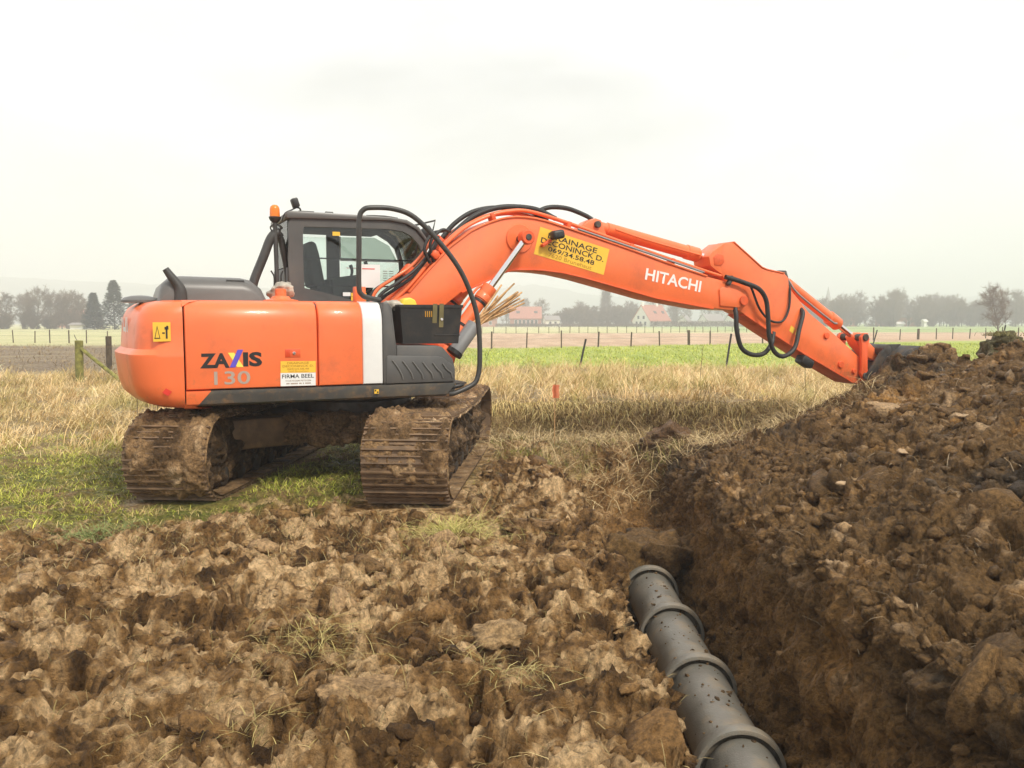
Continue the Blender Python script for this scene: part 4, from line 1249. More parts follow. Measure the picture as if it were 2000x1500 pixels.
lathe('bucket_boss', U(7.60, -0.26, 1.12), U(7.60, 0.26, 1.12), [(0, 0.05), (0.01, 0.08), (0.51, 0.08), (0.52, 0.05)], M['steel'], bk, 20)

# --- hydraulic pipes and hoses
def boom_pipe(dv, dw, r, name='steel_pipe', mat='orange', start=0):
    pts = [(0.30, 1.66), (0.441, 1.775), (0.613, 1.935), (0.905, 2.265), (1.202, 2.53), (1.506, 2.685), (1.755, 2.750), (2.009, 2.762), (2.47, 2.665), (3.163, 2.485), (3.901, 2.295), (4.40, 2.17), (4.70, 2.10)]
    return tube(name, [U(u, dv, w + dw) for u, w in pts[start:]], r, M[mat], ex, 6, 10)
for dv, dw in ((0.165, 0.0), (0.11, 0.008), (-0.11, 0.008), (-0.165, 0.0)):
    boom_pipe(dv, dw, 0.020)
for (u, w, a) in ((0.95, 2.285, -46), (1.55, 2.68, -18), (2.50, 2.63, 14), (3.35, 2.41, 15), (3.95, 2.255, 15)):
    box('pipe_clamp', U(u, 0.14, w), (0.05, 0.12, 0.085), M['orange2'], ex, 0.008, Matrix.Rotation(rad(a), 3, 'Y'))
# bright return pipe along the right edge of the boom
tube('return_pipe', [U(2.60, 0.215, 2.588), U(3.35, 0.215, 2.400), U(4.40, 0.215, 2.135)], 0.013, M['greytube'], ex, 2, 8)
tube('hose', [U(1.02, 0.06, 2.33), U(1.10, 0.05, 2.44), U(1.222, 0.05, 2.57), U(1.404, 0.05, 2.705), U(1.652, 0.05, 2.795), U(1.905, 0.05, 2.82), U(2.164, 0.05, 2.80), U(2.396, 0.05, 2.712)], 0.030, M['rubber'], ex, 6, 10)
tube('hose', [U(0.95, -0.06, 2.33), U(1.06, -0.06, 2.47), U(1.20, -0.06, 2.62), U(1.404, -0.06, 2.75), U(1.652, -0.06, 2.81), U(1.905, -0.06, 2.81), U(2.164, -0.06, 2.78), U(2.35, -0.06, 2.71)], 0.026, M['rubber'], ex, 6, 10)
tube('hose', [U(2.20, -0.1, 2.755), U(2.30, -0.1, 2.83), U(2.441, -0.1, 2.865), U(2.646, -0.1, 2.857), U(2.86, -0.08, 2.79), U(2.95, -0.06, 2.74)], 0.028, M['rubber'], ex, 6, 10)
tube('hose', [U(4.915, 0.19, 1.70), U(4.905, 0.23, 1.60), U(4.902, 0.25, 1.414), U(4.985, 0.25, 1.19), U(5.16, 0.25, 1.10), U(5.36, 0.24, 1.11), U(5.52, 0.20, 1.23), U(5.60, 0.15, 1.38)], 0.030, M['rubber'], ex, 7, 12)
tube('hose', [U(4.72, 0.23, 2.085), U(4.85, 0.25, 2.055), U(4.99, 0.27, 2.015), U(5.20, 0.30, 1.94), U(5.315, 0.31, 1.80), U(5.355, 0.31, 1.58), U(5.385, 0.31, 1.33), U(5.47, 0.31, 1.14), U(5.637, 0.30, 1.07), U(5.84, 0.28, 1.17), U(5.955, 0.24, 1.42), U(6.05, 0.20, 1.62), U(6.07, 0.14, 1.69)], 0.030, M['rubber'], ex, 7, 12)
tube('hose', [U(5.06, 0.22, 2.00), U(5.145, 0.22, 1.96), U(5.30, 0.21, 1.69), U(5.498, 0.20, 1.535), U(5.70, 0.20, 1.53), U(5.815, 0.19, 1.70), U(5.85, 0.16, 1.96), U(5.86, 0.10, 2.05)], 0.015, M['rubber'], ex, 7, 10)
box('hose_block', U(4.80, 0.225, 2.04), (0.05, 0.05, 0.13), M['steel'], ex, 0.008, Matrix.Rotation(rad(35), 3, 'Y'))
for k, (dv, dw) in enumerate(((0.26, 0.0), (0.12, 0.05), (-0.05, 0.03), (0.20, -0.06))):
    tube('hose', [U(0.16, dv, 1.60 + dw), U(0.24, dv, 1.80 + dw), U(0.42, dv, 1.93 + dw), U(0.62, dv * 0.8, 2.06 + dw), U(0.78, dv * 0.7, 2.22 + dw), U(0.92, dv * 0.6, 2.44 + dw)], 0.019, M['rubber' if k != 1 else 'orange'], ex, 6, 8)
for (u, v, w, s) in ((0.62, 0.05, 2.06, 0.13), (0.98, -0.02, 2.37, 0.15), (0.86, 0.22, 2.24, 0.08)):
    box('valve_block', U(u, v, w), (s, s * 0.9, s * 1.1), M['orange2'], ex, 0.02, Matrix.Rotation(rad(-48), 3, 'Y'))
tube('hose', [U(0.85, 0.20, 2.17), U(0.80, 0.24, 2.36), U(0.93, 0.22, 2.50), U(1.06, 0.15, 2.50)], 0.017, M['rubber'], ex, 6, 8)
tube('hose', [U(0.80, 0.22, 2.15), U(0.73, 0.25, 2.30), U(0.83, 0.23, 2.46), U(0.98, 0.15, 2.50)], 0.017, M['rubber'], ex, 6, 8)
box('orange_bracket', U(-0.165, 0.98, 1.79), (0.10, 0.10, 0.14), M['orange'], ex, 0.008)
# stake holder tube clipped to the front
A, B = U(0.872, 0.74, 1.215), U(1.095, 0.74, 1.505)
dr = (B - A).normalized()
st = lathe('stake_tube', A, B, [(0, 0.070), (0.004, 0.076), (0.362, 0.076), (0.366, 0.072), (0.366, 0.066), (0.05, 0.066), (0.049, 0.001)], M['greytube'], ex, 26)
lathe('end_ring', A - dr * 0.02, A + dr * 0.03, [(0, 0.06), (0.004, 0.086), (0.046, 0.086), (0.05, 0.077)], M['black'], st, 26)
box('tube_bracket', U(0.84, 0.66, 1.32), (0.12, 0.14, 0.05), M['orange2'], ex, 0.008, Matrix.Rotation(rad(30), 3, 'Y'))
EXM = Matrix.Translation((MX, MY, 0)) @ Matrix.Rotation(MYAW, 4, 'Z')


def world_pt(u, v, w):
    return EXM @ U(u, v, w)


# ------------------------------------------------------------------ loose things carried on the machine
rsk = random.Random(4)
for k in range(16):
    mouth = B + U(0, 0.040 * rsk.uniform(-1, 1), 0) + Vector((-dr.z, 0, dr.x)) * rsk.uniform(-0.045, 0.045) + dr * 0.005
    fan = k / 15.0
    L = rsk.uniform(0.30, 0.52) + 0.16 * math.sin(PI * fan)
    dirn = (dr + Vector((0.75 * fan, rsk.uniform(-0.16, 0.16), 0.05 - 0.36 * fan))).normalized()
    p1 = mouth + dirn * L
    p0 = mouth - dirn * 0.08
    o = lathe('wooden_stake', EXM @ p0, EXM @ p1, [(0, 0.0085), (0.004, 0.0095), (L + 0.03, 0.0095), (L + 0.075, 0.0095), (L + 0.08, 0.007)], M['stake'], None, 6)
    tag(o, 'pale wooden marking stake bundled in the grey tube beside the boom cylinder', 'stake', 'wooden stakes in the grey tube')

cr = empty('plastic_crate', world_pt(0.465, 1.02, 1.322), MYAW)
tag(cr, 'black plastic crate with olive straps standing on the grey tool box', 'crate')


def crate_wall(name, pts, th):
    """tapered box walls"""
    return None


bm = bmesh.new()
def crate_loop(su, sv, w):
    return [bm.verts.new((su * a, sv * b, w)) for a, b in ((-1, -1), (1, -1), (1, 1), (-1, 1))]
L0 = crate_loop(0.275, 0.17, 0.005); L1 = crate_loop(0.308, 0.19, 0.345); L1b = crate_loop(0.318, 0.20, 0.345); L2 = crate_loop(0.318, 0.20, 0.372)
L3 = crate_loop(0.300, 0.182, 0.372); L4 = crate_loop(0.268, 0.162, 0.02)
for A_, B_ in ((L0, L1), (L1, L1b), (L1b, L2), (L2, L3), (L3, L4)):
    for k in range(4):
        bm.faces.new((A_[k], A_[(k + 1) % 4], B_[(k + 1) % 4], B_[k]))
bm.faces.new(list(reversed(L0))); bm.faces.new(L4)
bevel_bm(bm, 0.008)
from_bm('bin', bm, M['black'], cr)
for k in range(4):
    box('slot', (-0.06 + 0.020 * k, -0.1895, 0.285), (0.008, 0.004, 0.055), M['print_gold'], cr, 0)
for du, top, bot in ((0.03, 0.38, 0.20), (0.095, 0.382, 0.16)):
    quad_sheet('strap', [(du - 0.022, -0.186, bot), (du + 0.022, -0.186, bot), (du + 0.022, -0.205, 0.345), (du + 0.022, -0.207, top), (du - 0.022, -0.207, top), (du - 0.022, -0.205, 0.345)], M['strap'], cr)
rod('button', (0.10, -0.184, 0.235), (0.10, -0.202, 0.235), 0.014, M['chrome'], cr, 12, 0.003)
box('rim_rib', (0.16, -0.178, 0.085), (0.26, 0.008, 0.008), M['black'], cr, 0.002)
yj = prism('yellow_container', [(-0.085, 0.0), (-0.085, 0.12), (-0.06, 0.175), (0.0, 0.19), (0.055, 0.165), (0.105, 0.03), (0.10, 0.0)], -0.07, 0.07, M['yplastic'], None, 0.03, 3)
yj.location = world_pt(0.30, 1.00, 1.575) ; yj.rotation_euler = (0, 0, MYAW)
tag(yj, 'rounded yellow plastic container poking out of the black crate', 'container')
Vr, Fr = clod_mesh('rag', 4, 31, 0.35, 0.7)
rg = from_np('crumpled_cloth', Vr * 0.085, Fr, M['rag'], None, True)
rg.location = world_pt(0.17, 0.98, 1.68)
tag(rg, 'crumpled pale cloth beside the yellow container', 'cloth')
Vr, Fr = clod_mesh('rag', 4, 37, 0.35, 0.6)
rg = from_np('crumpled_sack', Vr * np.array([0.12, 0.11, 0.14]), Fr, M['rag'], None, True)
rg.location = world_pt(-0.76, 0.45, 1.81)
tag(rg, 'crumpled pale sack lying on the deck behind the cab', 'sack')
# ------------------------------------------------------------------ concrete pipes in the trench
def pipe_mesh():
    prof = [(-0.02, 0.172), (-0.02, 0.204), (0.0, 0.206), (0.890, 0.206), (0.912, 0.222), (0.925, 0.246), (0.935, 0.258), (0.95, 0.262), (1.010, 0.262), (1.017, 0.259), (1.020, 0.250), (1.020, 0.236), (1.005, 0.232), (0.945, 0.228), (0.945, 0.172)]
    return prof


PX_, PZ_ = 1.283, -0.985
for k in range(6):
    y_bell = 7.55 - 1.02 * k
    far = y_bell + 1.02
    # axis from the far end towards the camera; the bell is at the near end
    pr = pipe_mesh()
    bm = bmesh.new()
    seg = 56
    rings = [[bm.verts.new((r * math.cos(2 * PI * q / seg), -t, r * math.sin(2 * PI * q / seg))) for q in range(seg)] for t, r in pr]
    for i in range(len(rings)):
        A_, B_ = rings[i], rings[(i + 1) % len(rings)]
        if i == len(rings) - 1:
            continue
        for q in range(seg):
            bm.faces.new((A_[q], A_[(q + 1) % seg], B_[(q + 1) % seg], B_[q]))
    for q in range(seg):
        bm.faces.new((rings[-1][q], rings[-1][(q + 1) % seg], rings[0][(q + 1) % seg], rings[0][q]))
    o = from_bm('concrete_pipe', bm, M['concrete'], None, 35)
    o.location = (PX_ + 0.006 * math.sin(k * 2.1), far, PZ_)
    lab = {0: 'grey concrete pipe half buried under lumps of clay at the end of the laid run',
           1: 'grey concrete pipe jointed directly onto the half buried one',
           2: 'grey concrete pipe, second in line after the half buried one',
           3: 'grey concrete pipe, third in line after the half buried one'}.get(k, 'grey concrete sewer pipe with wide collar lying in the trench')
    tag(o, lab, 'pipe', 'concrete pipes laid in the trench')

# ------------------------------------------------------------------ clods
rs = np.random.RandomState(99)
n_ = 170
a_ = rs.normal(0.0, 0.55, n_); yy_ = 3.0 + 4.7 * rs.rand(n_) ** 0.7
o = scatter_clods('soil_crumbs', np.stack([PX_ + 0.207 * np.sin(a_), yy_, PZ_ + 0.207 * np.cos(a_)], 1), 0.004 + 0.014 * rs.rand(n_) ** 3, np.array([(0.20, 0.125, 0.06)]) * rs.uniform(0.5, 1.5, (n_, 1)), M['clod'], None, 98, CRUMBS, False)
tag(o, 'crumbs of soil fallen onto the concrete pipes', None, None, 'stuff')
def clod_field(name, n, xr, yr, s0, s1, seed, ok, sink=0.25, src=None):
    rs = np.random.RandomState(seed)
    x = rs.uniform(*xr, n); y = rs.uniform(*yr, n)
    cl_ = fbm(x * 1.7, y * 1.7, 14.0, 2)
    keep = ok(x, y) & (rs.rand(n) < 0.15 + ss(-0.1, 0.3, cl_))
    x, y = x[keep], y[keep]
    s = s0 + (s1 - s0) * rs.rand(len(x)) ** 3
    z = gz(x, y) + s * (0.25 - sink)
    i = np.clip(np.searchsorted(gx, x), 0, nx_ - 1); j = np.clip(np.searchsorted(gy, y), 0, ny_ - 1)
    cl = np.minimum(gcol[j, i] * rs.uniform(0.6, 1.25, len(x))[:, None], np.array((0.50, 0.32, 0.16)))
    return scatter_clods(name, np.stack([x, y, z], 1), s, cl, M['clod'], None, seed, src or CRUMBS, False)


def mud_ok(x, y):
    a, b = track_uv(x, y)
    under = (np.abs(a) < 2.1) & (np.abs(np.abs(b) - 1.01) < 0.45)
    return (gfield(ggreen, x, y) < 0.45) & ~under & (gfield(gdry, x, y) < 0.4) & (gz(x, y) > -0.5)


o = clod_field('soil_crumbs', 9000, (-3.8, 0.62), (2.35, 9.0), 0.006, 0.034, 21, mud_ok)
tag(o, 'crumbled pale clay scattered over the churned ground', None, None, 'stuff')
o = clod_field('soil_clods', 420, (-3.8, 0.62), (2.35, 9.0), 0.04, 0.11, 26, mud_ok, 0.5, CLODS)
tag(o, 'broken clay lumps sunk in the churned ground', None, None, 'stuff')
heap_ok = lambda x, y: (gz(x, y) > -0.2) & (gfield(gdry, x, y) < 0.5)
o = clod_field('soil_crumbs', 10000, (1.75, 6.4), (2.4, 11.8), 0.010, 0.055, 22, heap_ok)
tag(o, 'dark crumbled earth over the spoil heap', None, None, 'stuff')
o = clod_field('soil_clods', 700, (1.75, 6.4), (2.4, 11.8), 0.04, 0.15, 27, heap_ok, 0.45, CLODS)
tag(o, 'heavy lumps of earth lying on the spoil heap', None, None, 'stuff')
o = clod_field('soil_crumbs', 700, (0.7, 1.75), (2.6, 9.6), 0.010, 0.05, 23, lambda x, y: (np.abs(x - 1.275) > 0.24) | (y > 7.9))
tag(o, 'loose earth fallen into the trench', None, None, 'stuff')

rs = np.random.RandomState(77)


def big_clod(x, y, z, s, label, col, seed, name='soil_clod', flat=1.0):
    V, F = CLODS_BIG[seed % len(CLODS_BIG)]
    a = seed * 1.7
    R = np.array([[math.cos(a), -math.sin(a), 0], [math.sin(a), math.cos(a), 0], [0, 0, 1]])
    W = (V @ R.T) * np.array(s)
    d = 1 + 0.14 * fbm(W[:, 0] * 14 + seed, W[:, 1] * 14, W[:, 2] * 14, 3, 0.6)
    W = W * d[:, None]
    q = fbm(W[:, 0] * 12 + seed, W[:, 1] * 12, W[:, 2] * 12, 3, 0.6)
    c = np.array(col)[None] * (1 + 0.9 * q[:, None])
    o = from_np(name, W, F, M['clod'], None, True, np.clip(c, 0.02, 0.9))
    o.location = (x, y, z)
    return tag(o, label, 'clod')


big_clod(1.02, 7.85, -0.74, (0.25, 0.22, 0.22), 'lump of ochre clay against the side of the half buried pipe', (0.20, 0.115, 0.04), 1)
big_clod(1.50, 7.92, -0.74, (0.23, 0.24, 0.26), 'rounded ochre clay lump leaning on the trench wall over the buried pipe', (0.19, 0.11, 0.042), 2)
big_clod(1.27, 8.15, -0.72, (0.34, 0.26, 0.20), 'broad brown lump of fill lying across the top of the buried pipe', (0.17, 0.10, 0.04), 3)
big_clod(1.95, 10.45, 0.05, (0.33, 0.28, 0.22), 'large rounded brown clod at the foot of the heap by the ditch', (0.17, 0.095, 0.045), 4)
big_clod(5.68, 9.75, 1.20, (0.19, 0.18, 0.24), 'upright turf clod standing on the crest of the spoil heap', (0.13, 0.11, 0.05), 0)
big_clod(-0.05, 4.02, 0.0, (0.13, 0.10, 0.07), 'slab of pale clay turned over beside a tuft of dry grass', (0.48, 0.31, 0.15), 6)
big_clod(-0.62, 3.38, -0.01, (0.15, 0.11, 0.08), 'thick pale clod broken off in the churned mud beside a small tuft', (0.46, 0.29, 0.14), 7)
big_clod(0.10, 6.15, 0.02, (0.18, 0.12, 0.08), 'brown sod near the yellow grass tuft and the track', (0.26, 0.15, 0.065), 8)

# ------------------------------------------------------------------ grass
def blades(name, x, y, z, h, w, lean, cols, label, seed, bend=0.5, tipcol=1.25, rootcol=0.7, droop=False):
    """curved tapering blades: 3 segments"""
    rs = np.random.RandomState(seed)
    n = len(x)
    a = rs.uniform(0, 2 * PI, n) if np.isscalar(lean) else lean[0] + rs.normal(0, lean[2], n)
    ln = (lean if np.isscalar(lean) else lean[1]) * rs.uniform(0.4, 1.6, n)
    dx, dy = np.cos(a), np.sin(a)
    b = rs.uniform(0, 2 * PI, n)
    wx, wy = np.cos(b), np.sin(b)
    V = np.zeros((n, 7, 3)); C = np.zeros((n, 7, 3))
    for k, (t, ww) in enumerate(((0.0, 1.0), (0.4, 0.85), (0.75, 0.55), (1.0, 0.0))):
        off = ln * (t ** (1 + bend)) * h
        zz = z + h * t * np.sqrt(np.clip(1 - np.clip(ln * 0.8, 0, 0.97) ** 2 * t, 0.03, 1))
        if droop:
            zz = z + h * (0.9 * t - 1.25 * t * t)
        cx, cy = x + dx * off, y + dy * off
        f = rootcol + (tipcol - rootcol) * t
        if k < 3:
            V[:, 2 * k] = np.stack([cx - wx * w * ww / 2, cy - wy * w * ww / 2, zz], 1)
            V[:, 2 * k + 1] = np.stack([cx + wx * w * ww / 2, cy + wy * w * ww / 2, zz], 1)
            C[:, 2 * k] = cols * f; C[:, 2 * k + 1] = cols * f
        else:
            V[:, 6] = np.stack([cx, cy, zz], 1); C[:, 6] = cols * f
    base = (np.arange(n) * 7)[:, None]
    tri = np.array([[0, 1, 3], [0, 3, 2], [2, 3, 5], [2, 5, 4], [4, 5, 6]])
    F = (base[:, None, :] + tri[None]).reshape(-1, 3)
    o = from_np(name, V.reshape(-1, 3), F, M['blade'], None, True, np.clip(C.reshape(-1, 3), 0, 0.95))
    return tag(o, label, None, None, 'stuff')


def mixcol(rs, n, a, b, jit=0.12):
    t = rs.rand(n)[:, None]
    c = np.array(a) * (1 - t) + np.array(b) * t
    return c * (1 + rs.normal(0, jit, n))[:, None]


def cand(rs, n, xr, yr):
    return rs.uniform(*xr, n), rs.uniform(*yr, n)


def not_track(x, y):
    a, b = track_uv(x, y)
    return ~((np.abs(a) < 2.0) & (np.abs(np.abs(b) - 1.01) < 0.42))


# short meadow grass beside and under the machine
rs = np.random.RandomState(31)
x, y = cand(rs, 86000, (-8.5, 0.4), (5.0, 11.0))
pat = fbm(x * 2.2, y * 2.2, 5.0, 3)
k = (gfield(ggreen, x, y) * (0.45 + 0.9 * ss(-0.35, 0.25, pat)) > rs.uniform(0.12, 1.0, len(x))) & not_track(x, y)
x, y, pat = x[k], y[k], pat[k]
hn = 0.7 + 1.3 * np.clip(fbm(x * 1.5, y * 1.5, 3.0, 3), -0.3, 0.6)
h = rs.uniform(0.03, 0.12, len(x)) * hn
cg_ = mixcol(rs, len(x), (0.24, 0.30, 0.025), (0.66, 0.64, 0.12), 0.28)
cd_ = mixcol(rs, len(x), (0.36, 0.26, 0.09), (0.62, 0.48, 0.22), 0.2)
w_ = (rs.rand(len(x)) < 0.22 + 0.5 * ss(0.0, 0.35, fbm(x * 0.9, y * 0.9, 11.0, 2)))[:, None]
blades('green_grass', x, y, gz(x, y) - 0.012, h, rs.uniform(0.004, 0.008, len(x)), 0.95, np.where(w_, cd_, cg_), 'short green meadow grass trodden flat round the machine', 1)

# sparse torn grass, dead stems and roots in the mud
x, y = cand(rs, 46000, (-4.2, 0.9), (2.4, 9.8))
dens = ss(0.05, 0.5, fbm(x * 1.1, y * 1.1, 6.0, 3)) * 0.35 + 0.06 + 0.7 * ss(4.6, 6.2, y) * ss(0.2, -0.6, x) * ss(-0.3, 0.2, fbm(x * 2.5, y * 2.5, 7.0, 2))
k = (rs.rand(len(x)) < dens) & mud_ok(x, y)
x, y = x[k], y[k]
blades('torn_grass', x, y, gz(x, y) - 0.005, rs.uniform(0.03, 0.11, len(x)), rs.uniform(0.003, 0.006, len(x)), 1.3, mixcol(rs, len(x), (0.20, 0.15, 0.05), (0.46, 0.35, 0.16), 0.2), 'torn dry grass and roots trodden into the mud', 2)

# a few distinct tufts
for i, (tx, ty, nn2, hh, cA, cB, lab) in enumerate((
        (-0.42, 6.05, 520, 0.20, (0.34, 0.32, 0.06), (0.62, 0.52, 0.20), 'bright yellow green grass tuft lying on the mud in front of the track'),
        (-0.95, 3.95, 260, 0.13, (0.20, 0.16, 0.04), (0.50, 0.40, 0.16), 'olive grass tuft trodden into a hollow of the mud'),
        (-0.98, 3.12, 150, 0.09, (0.22, 0.17, 0.05), (0.46, 0.36, 0.14), 'small grass tuft beside the broken clod'),
        (-0.04, 3.55, 170, 0.10, (0.24, 0.19, 0.06), (0.52, 0.43, 0.18), 'dry grass tuft under the turned clay slab'),
        (-3.05, 6.05, 420, 0.15, (0.13, 0.17, 0.04), (0.34, 0.40, 0.14), 'fresh green grass tuft at the edge of the mud'))):
    r = np.abs(rs.normal(0, 0.17, nn2)); a = rs.uniform(0, 2 * PI, nn2)
    x = tx + r * np.cos(a) * 1.3; y = ty + r * np.sin(a)
    o = blades('grass_tuft', x, y, gz(x, y) - 0.01, rs.uniform(0.5, 1.2, nn2) * hh, rs.uniform(0.003, 0.006, nn2), 1.7, mixcol(rs, nn2, cA, cB, 0.15), lab, 40 + i)

# tall dry grass: meadow on the left and beyond the ditch
def dry(name, n, xr, yr, ok, hmul, label, seed, wmul=1.0):
    rs = np.random.RandomState(seed)
    x, y = cand(rs, n, xr, yr)
    # gathered in tussocks
    tx = np.round(x / 0.6) * 0.6 + 0.3 * np.sin(np.round(y / 0.6) * 12.9898 + np.round(x / 0.6) * 4.1); ty = np.round(y / 0.6) * 0.6 + 0.25 * np.sin(np.round(x / 0.6) * 7.7)
    pull = rs.uniform(0, 0.7, len(x))
    x = x * (1 - pull) + tx * pull; y = y * (1 - pull) + ty * pull
    k = ok(x, y, rs)
    x, y = x[k], y[k]
    m = fbm(x * 0.9, y * 0.9, 2.0, 3)
    h = rs.uniform(0.08, 0.52, len(x)) * (0.72 + 1.7 * np.clip(m, -0.36, 0.6)) * hmul
    t = ss(-0.15, 0.30, fbm(x * 0.8, y * 0.8, 8.0, 3))[:, None]
    ca = mixcol(rs, len(x), (0.62, 0.41, 0.16), (0.93, 0.72, 0.42), 0.18)
    cg = mixcol(rs, len(x), (0.20, 0.20, 0.035), (0.42, 0.36, 0.09), 0.16)
    c = ca * (1 - 0.75 * t) + cg * 0.75 * t
    ang = 2.5 * fbm(x * 0.6, y * 0.6, 4.0, 2)
    ld = 0.6 + 2.2 * ang
    blades(name, x, y, gz(x, y) - 0.02, h, rs.uniform(0.008, 0.0145, len(x)) * wmul, (ld, 0.85, 1.3), c, label, seed, 0.7, 1.1, 0.85)


dry('dry_grass', 56000, (-17, -2.5), (9.2, 23), lambda x, y, rs: (gfield(gdry, x, y) > rs.uniform(0.2, 1, len(x))) & (x > -0.75 * y) & not_track(x, y), 0.8, 'tall straw coloured dry grass left of the machine', 51)
dry('dry_grass', 76000, (-4.0, 15), (12.15, 27), lambda x, y, rs: (x < 0.72 * y) & (y > 12.35 - 0.28 * perlin(x * 0.8, 0 * x, 5.5)) & (rs.rand(len(x)) < 1.15 - ss(23, 27.5, y + 2 * fbm(x * .3, y * .3, 1.0, 2))), 0.95, 'tall pale dry grass on the far side of the ditch', 52)
# fringe hanging over the far bank of the ditch
rs = np.random.RandomState(53)
x = rs.uniform(-3.2, 4.6, 5500); y = 12.28 - 0.28 * perlin(x * 0.8, 0 * x, 5.5) - 0.12 * perlin(x * 2.7, 0 * x, 2.5) + rs.normal(-0.02, 0.12, 5500)
blades('bank_grass', x, y, gz(x, y) + 0.0, rs.uniform(0.14, 0.42, 5500) * (0.7 + 0.9 * np.clip(fbm(x * 1.6, y * 1.6, 3.0, 2), -0.4, 0.6)), rs.uniform(0.007, 0.012, 5500), (-PI / 2, 0.75, 0.7), mixcol(rs, 5500, (0.42, 0.33, 0.09), (0.88, 0.66, 0.32), 0.22), 'dry grass drooping over the ditch bank', 54, 0.2, 1.15, 0.75, True)
# straw litter in the ditch bottom
x = rs.uniform(-1.6, 4.2, 7000); y = rs.uniform(9.2, 12.0, 7000)
k = rs.rand(7000) < 0.35 + 0.65 * ss(0, 0.4, fbm(x, y, 2.0, 2))
x, y = x[k], y[k]
blades('straw_litter', x, y, gz(x, y) + 0.01, rs.uniform(0.12, 0.38, len(x)), rs.uniform(0.005, 0.010, len(x)), 1.6, mixcol(rs, len(x), (0.40, 0.28, 0.12), (0.72, 0.55, 0.30), 0.15), 'loose straw lying in the ditch', 55)
# moss and low grass by the head of the trench
x = rs.uniform(-0.5, 3.2, 16000); y = rs.uniform(8.0, 11.9, 16000)
k = (np.maximum(gfield(ggreen, x, y), ss(0.0, 0.3, fbm(x * 1.3, y * 1.3, 21.0, 2)) * ss(9.4, 10.0, y)) > rs.uniform(0.2, 0.9, 16000)) & (gz(x, y) > -0.3) & (x < 1.9 + 0.4 * (y - 9.5)) & not_track(x, y)
x, y = x[k], y[k]
blades('low_grass', x, y, gz(x, y) - 0.01, rs.uniform(0.04, 0.13, len(x)), rs.uniform(0.005, 0.009, len(x)), 0.9, mixcol(rs, len(x), (0.14, 0.15, 0.03), (0.38, 0.34, 0.10), 0.2), 'low olive grass by the head of the trench', 56)
# green pasture
x, y = rs.uniform(-5, 34, 34000), rs.uniform(25.5, 52, 34000)
k = (y < 43 + 0.5 * np.clip(x, 0, 90)) & (x < 0.70 * y)
x, y = x[k], y[k]
blades('pasture_grass', x, y, gz(x, y) - 0.02, rs.uniform(0.06, 0.20, len(x)) * (0.7 + 1.0 * np.clip(fbm(x * .5, y * .5, 2.0, 2), 0, 1)), rs.uniform(0.02, 0.045, len(x)), 0.7, mixcol(rs, len(x), (0.36, 0.44, 0.05), (0.58, 0.58, 0.14), 0.15), 'green pasture beyond the dry grass', 57)
# rough tufts on the ploughed strip at the left
x, y = rs.uniform(-36, -6, 16000), rs.uniform(20, 48, 16000)
k = (x > -0.72 * y) & (rs.rand(16000) < 0.25 + ss(-0.1, 0.4, fbm(x * .4, y * .4, 2.0, 2)))
x, y = x[k], y[k]
blades('field_stubble', x, y, gz(x, y) - 0.02, rs.uniform(0.06, 0.22, len(x)), rs.uniform(0.015, 0.035, len(x)), 0.9, mixcol(rs, len(x), (0.22, 0.15, 0.08), (0.44, 0.33, 0.18), 0.15), 'brown stubble on the rough field', 58)
# straw and root bits on the heap
x, y = rs.uniform(1.8, 6.2, 1500), rs.uniform(2.6, 11.6, 1500)
blades('root_bits', x, y, gz(x, y) + 0.0, rs.uniform(0.04, 0.14, 1500), rs.uniform(0.003, 0.006, 1500), 1.6, mixcol(rs, 1500, (0.22, 0.15, 0.08), (0.55, 0.42, 0.26), 0.2), 'roots and straw ends sticking out of the heap', 59)
# grass on the standing turf clod
n2 = 260
x, y = 5.68 + rs.normal(0, 0.08, n2), 9.72 + rs.normal(0, 0.09, n2)
blades('turf_grass', x, y, np.full(n2, 1.36), rs.uniform(0.03, 0.09, n2), rs.uniform(0.005, 0.010, n2), 1.0, mixcol(rs, n2, (0.12, 0.11, 0.03), (0.28, 0.24, 0.09), 0.2), 'rank grass on the turf clod of the heap', 60)


# single tall weed stems
def weed(x, y, h, lean, label, seed):
    rr = random.Random(seed)
    z = float(gz(x, y))
    pts = [(x, y, z - 0.03), (x + lean * 0.3 * h, y, z + 0.35 * h), (x + lean * 0.55 * h, y, z + 0.7 * h), (x + lean * h, y + 0.05, z + h)]
    bm = bmesh.new()
    add_tube(bm, catmull(pts, 3), 0.006, 5, 0.003)
    for k in range(3):
        t = 0.45 + 0.18 * k
        p = Vector(pts[1]).lerp(Vector(pts[3]), t)
        add_tube(bm, [p, p + Vector((rr.uniform(-0.12, 0.12), rr.uniform(-0.1, 0.1), rr.uniform(0.06, 0.16)))], 0.004, 4, 0.002)
    o = from_bm('weed_stem', bm, M['post'], None, 60)
    return tag(o, label, 'weed', 'dead weed stems')


for i, (x, y, h, ln, lab) in enumerate(((-5.25, 11.6, 0.9, 0.05, 'tall dead weed stem in the dry grass by the mossy post'), (-4.25, 9.9, 1.05, 0.06, 'thin dark weed stem close behind the counterweight'),
                                        (-3.75, 9.8, 0.85, 0.0, 'short dark weed stem under the counterweight'), (-1.2, 19.0, 1.0, 0.03, 'dark weed stem standing in the pale grass beyond the handrail'),
                                        (-0.7, 19.2, 0.8, 0.28, 'leaning weed stem beside the upright one'), (5.3, 15.0, 1.1, -0.05, 'reddish weed stem among the dry grass under the arm'), (3.6, 16.0, 0.8, 0.1, 'thin bent weed stem among the dry grass below the boom'))):
    weed(x, y, h, ln, lab, i)

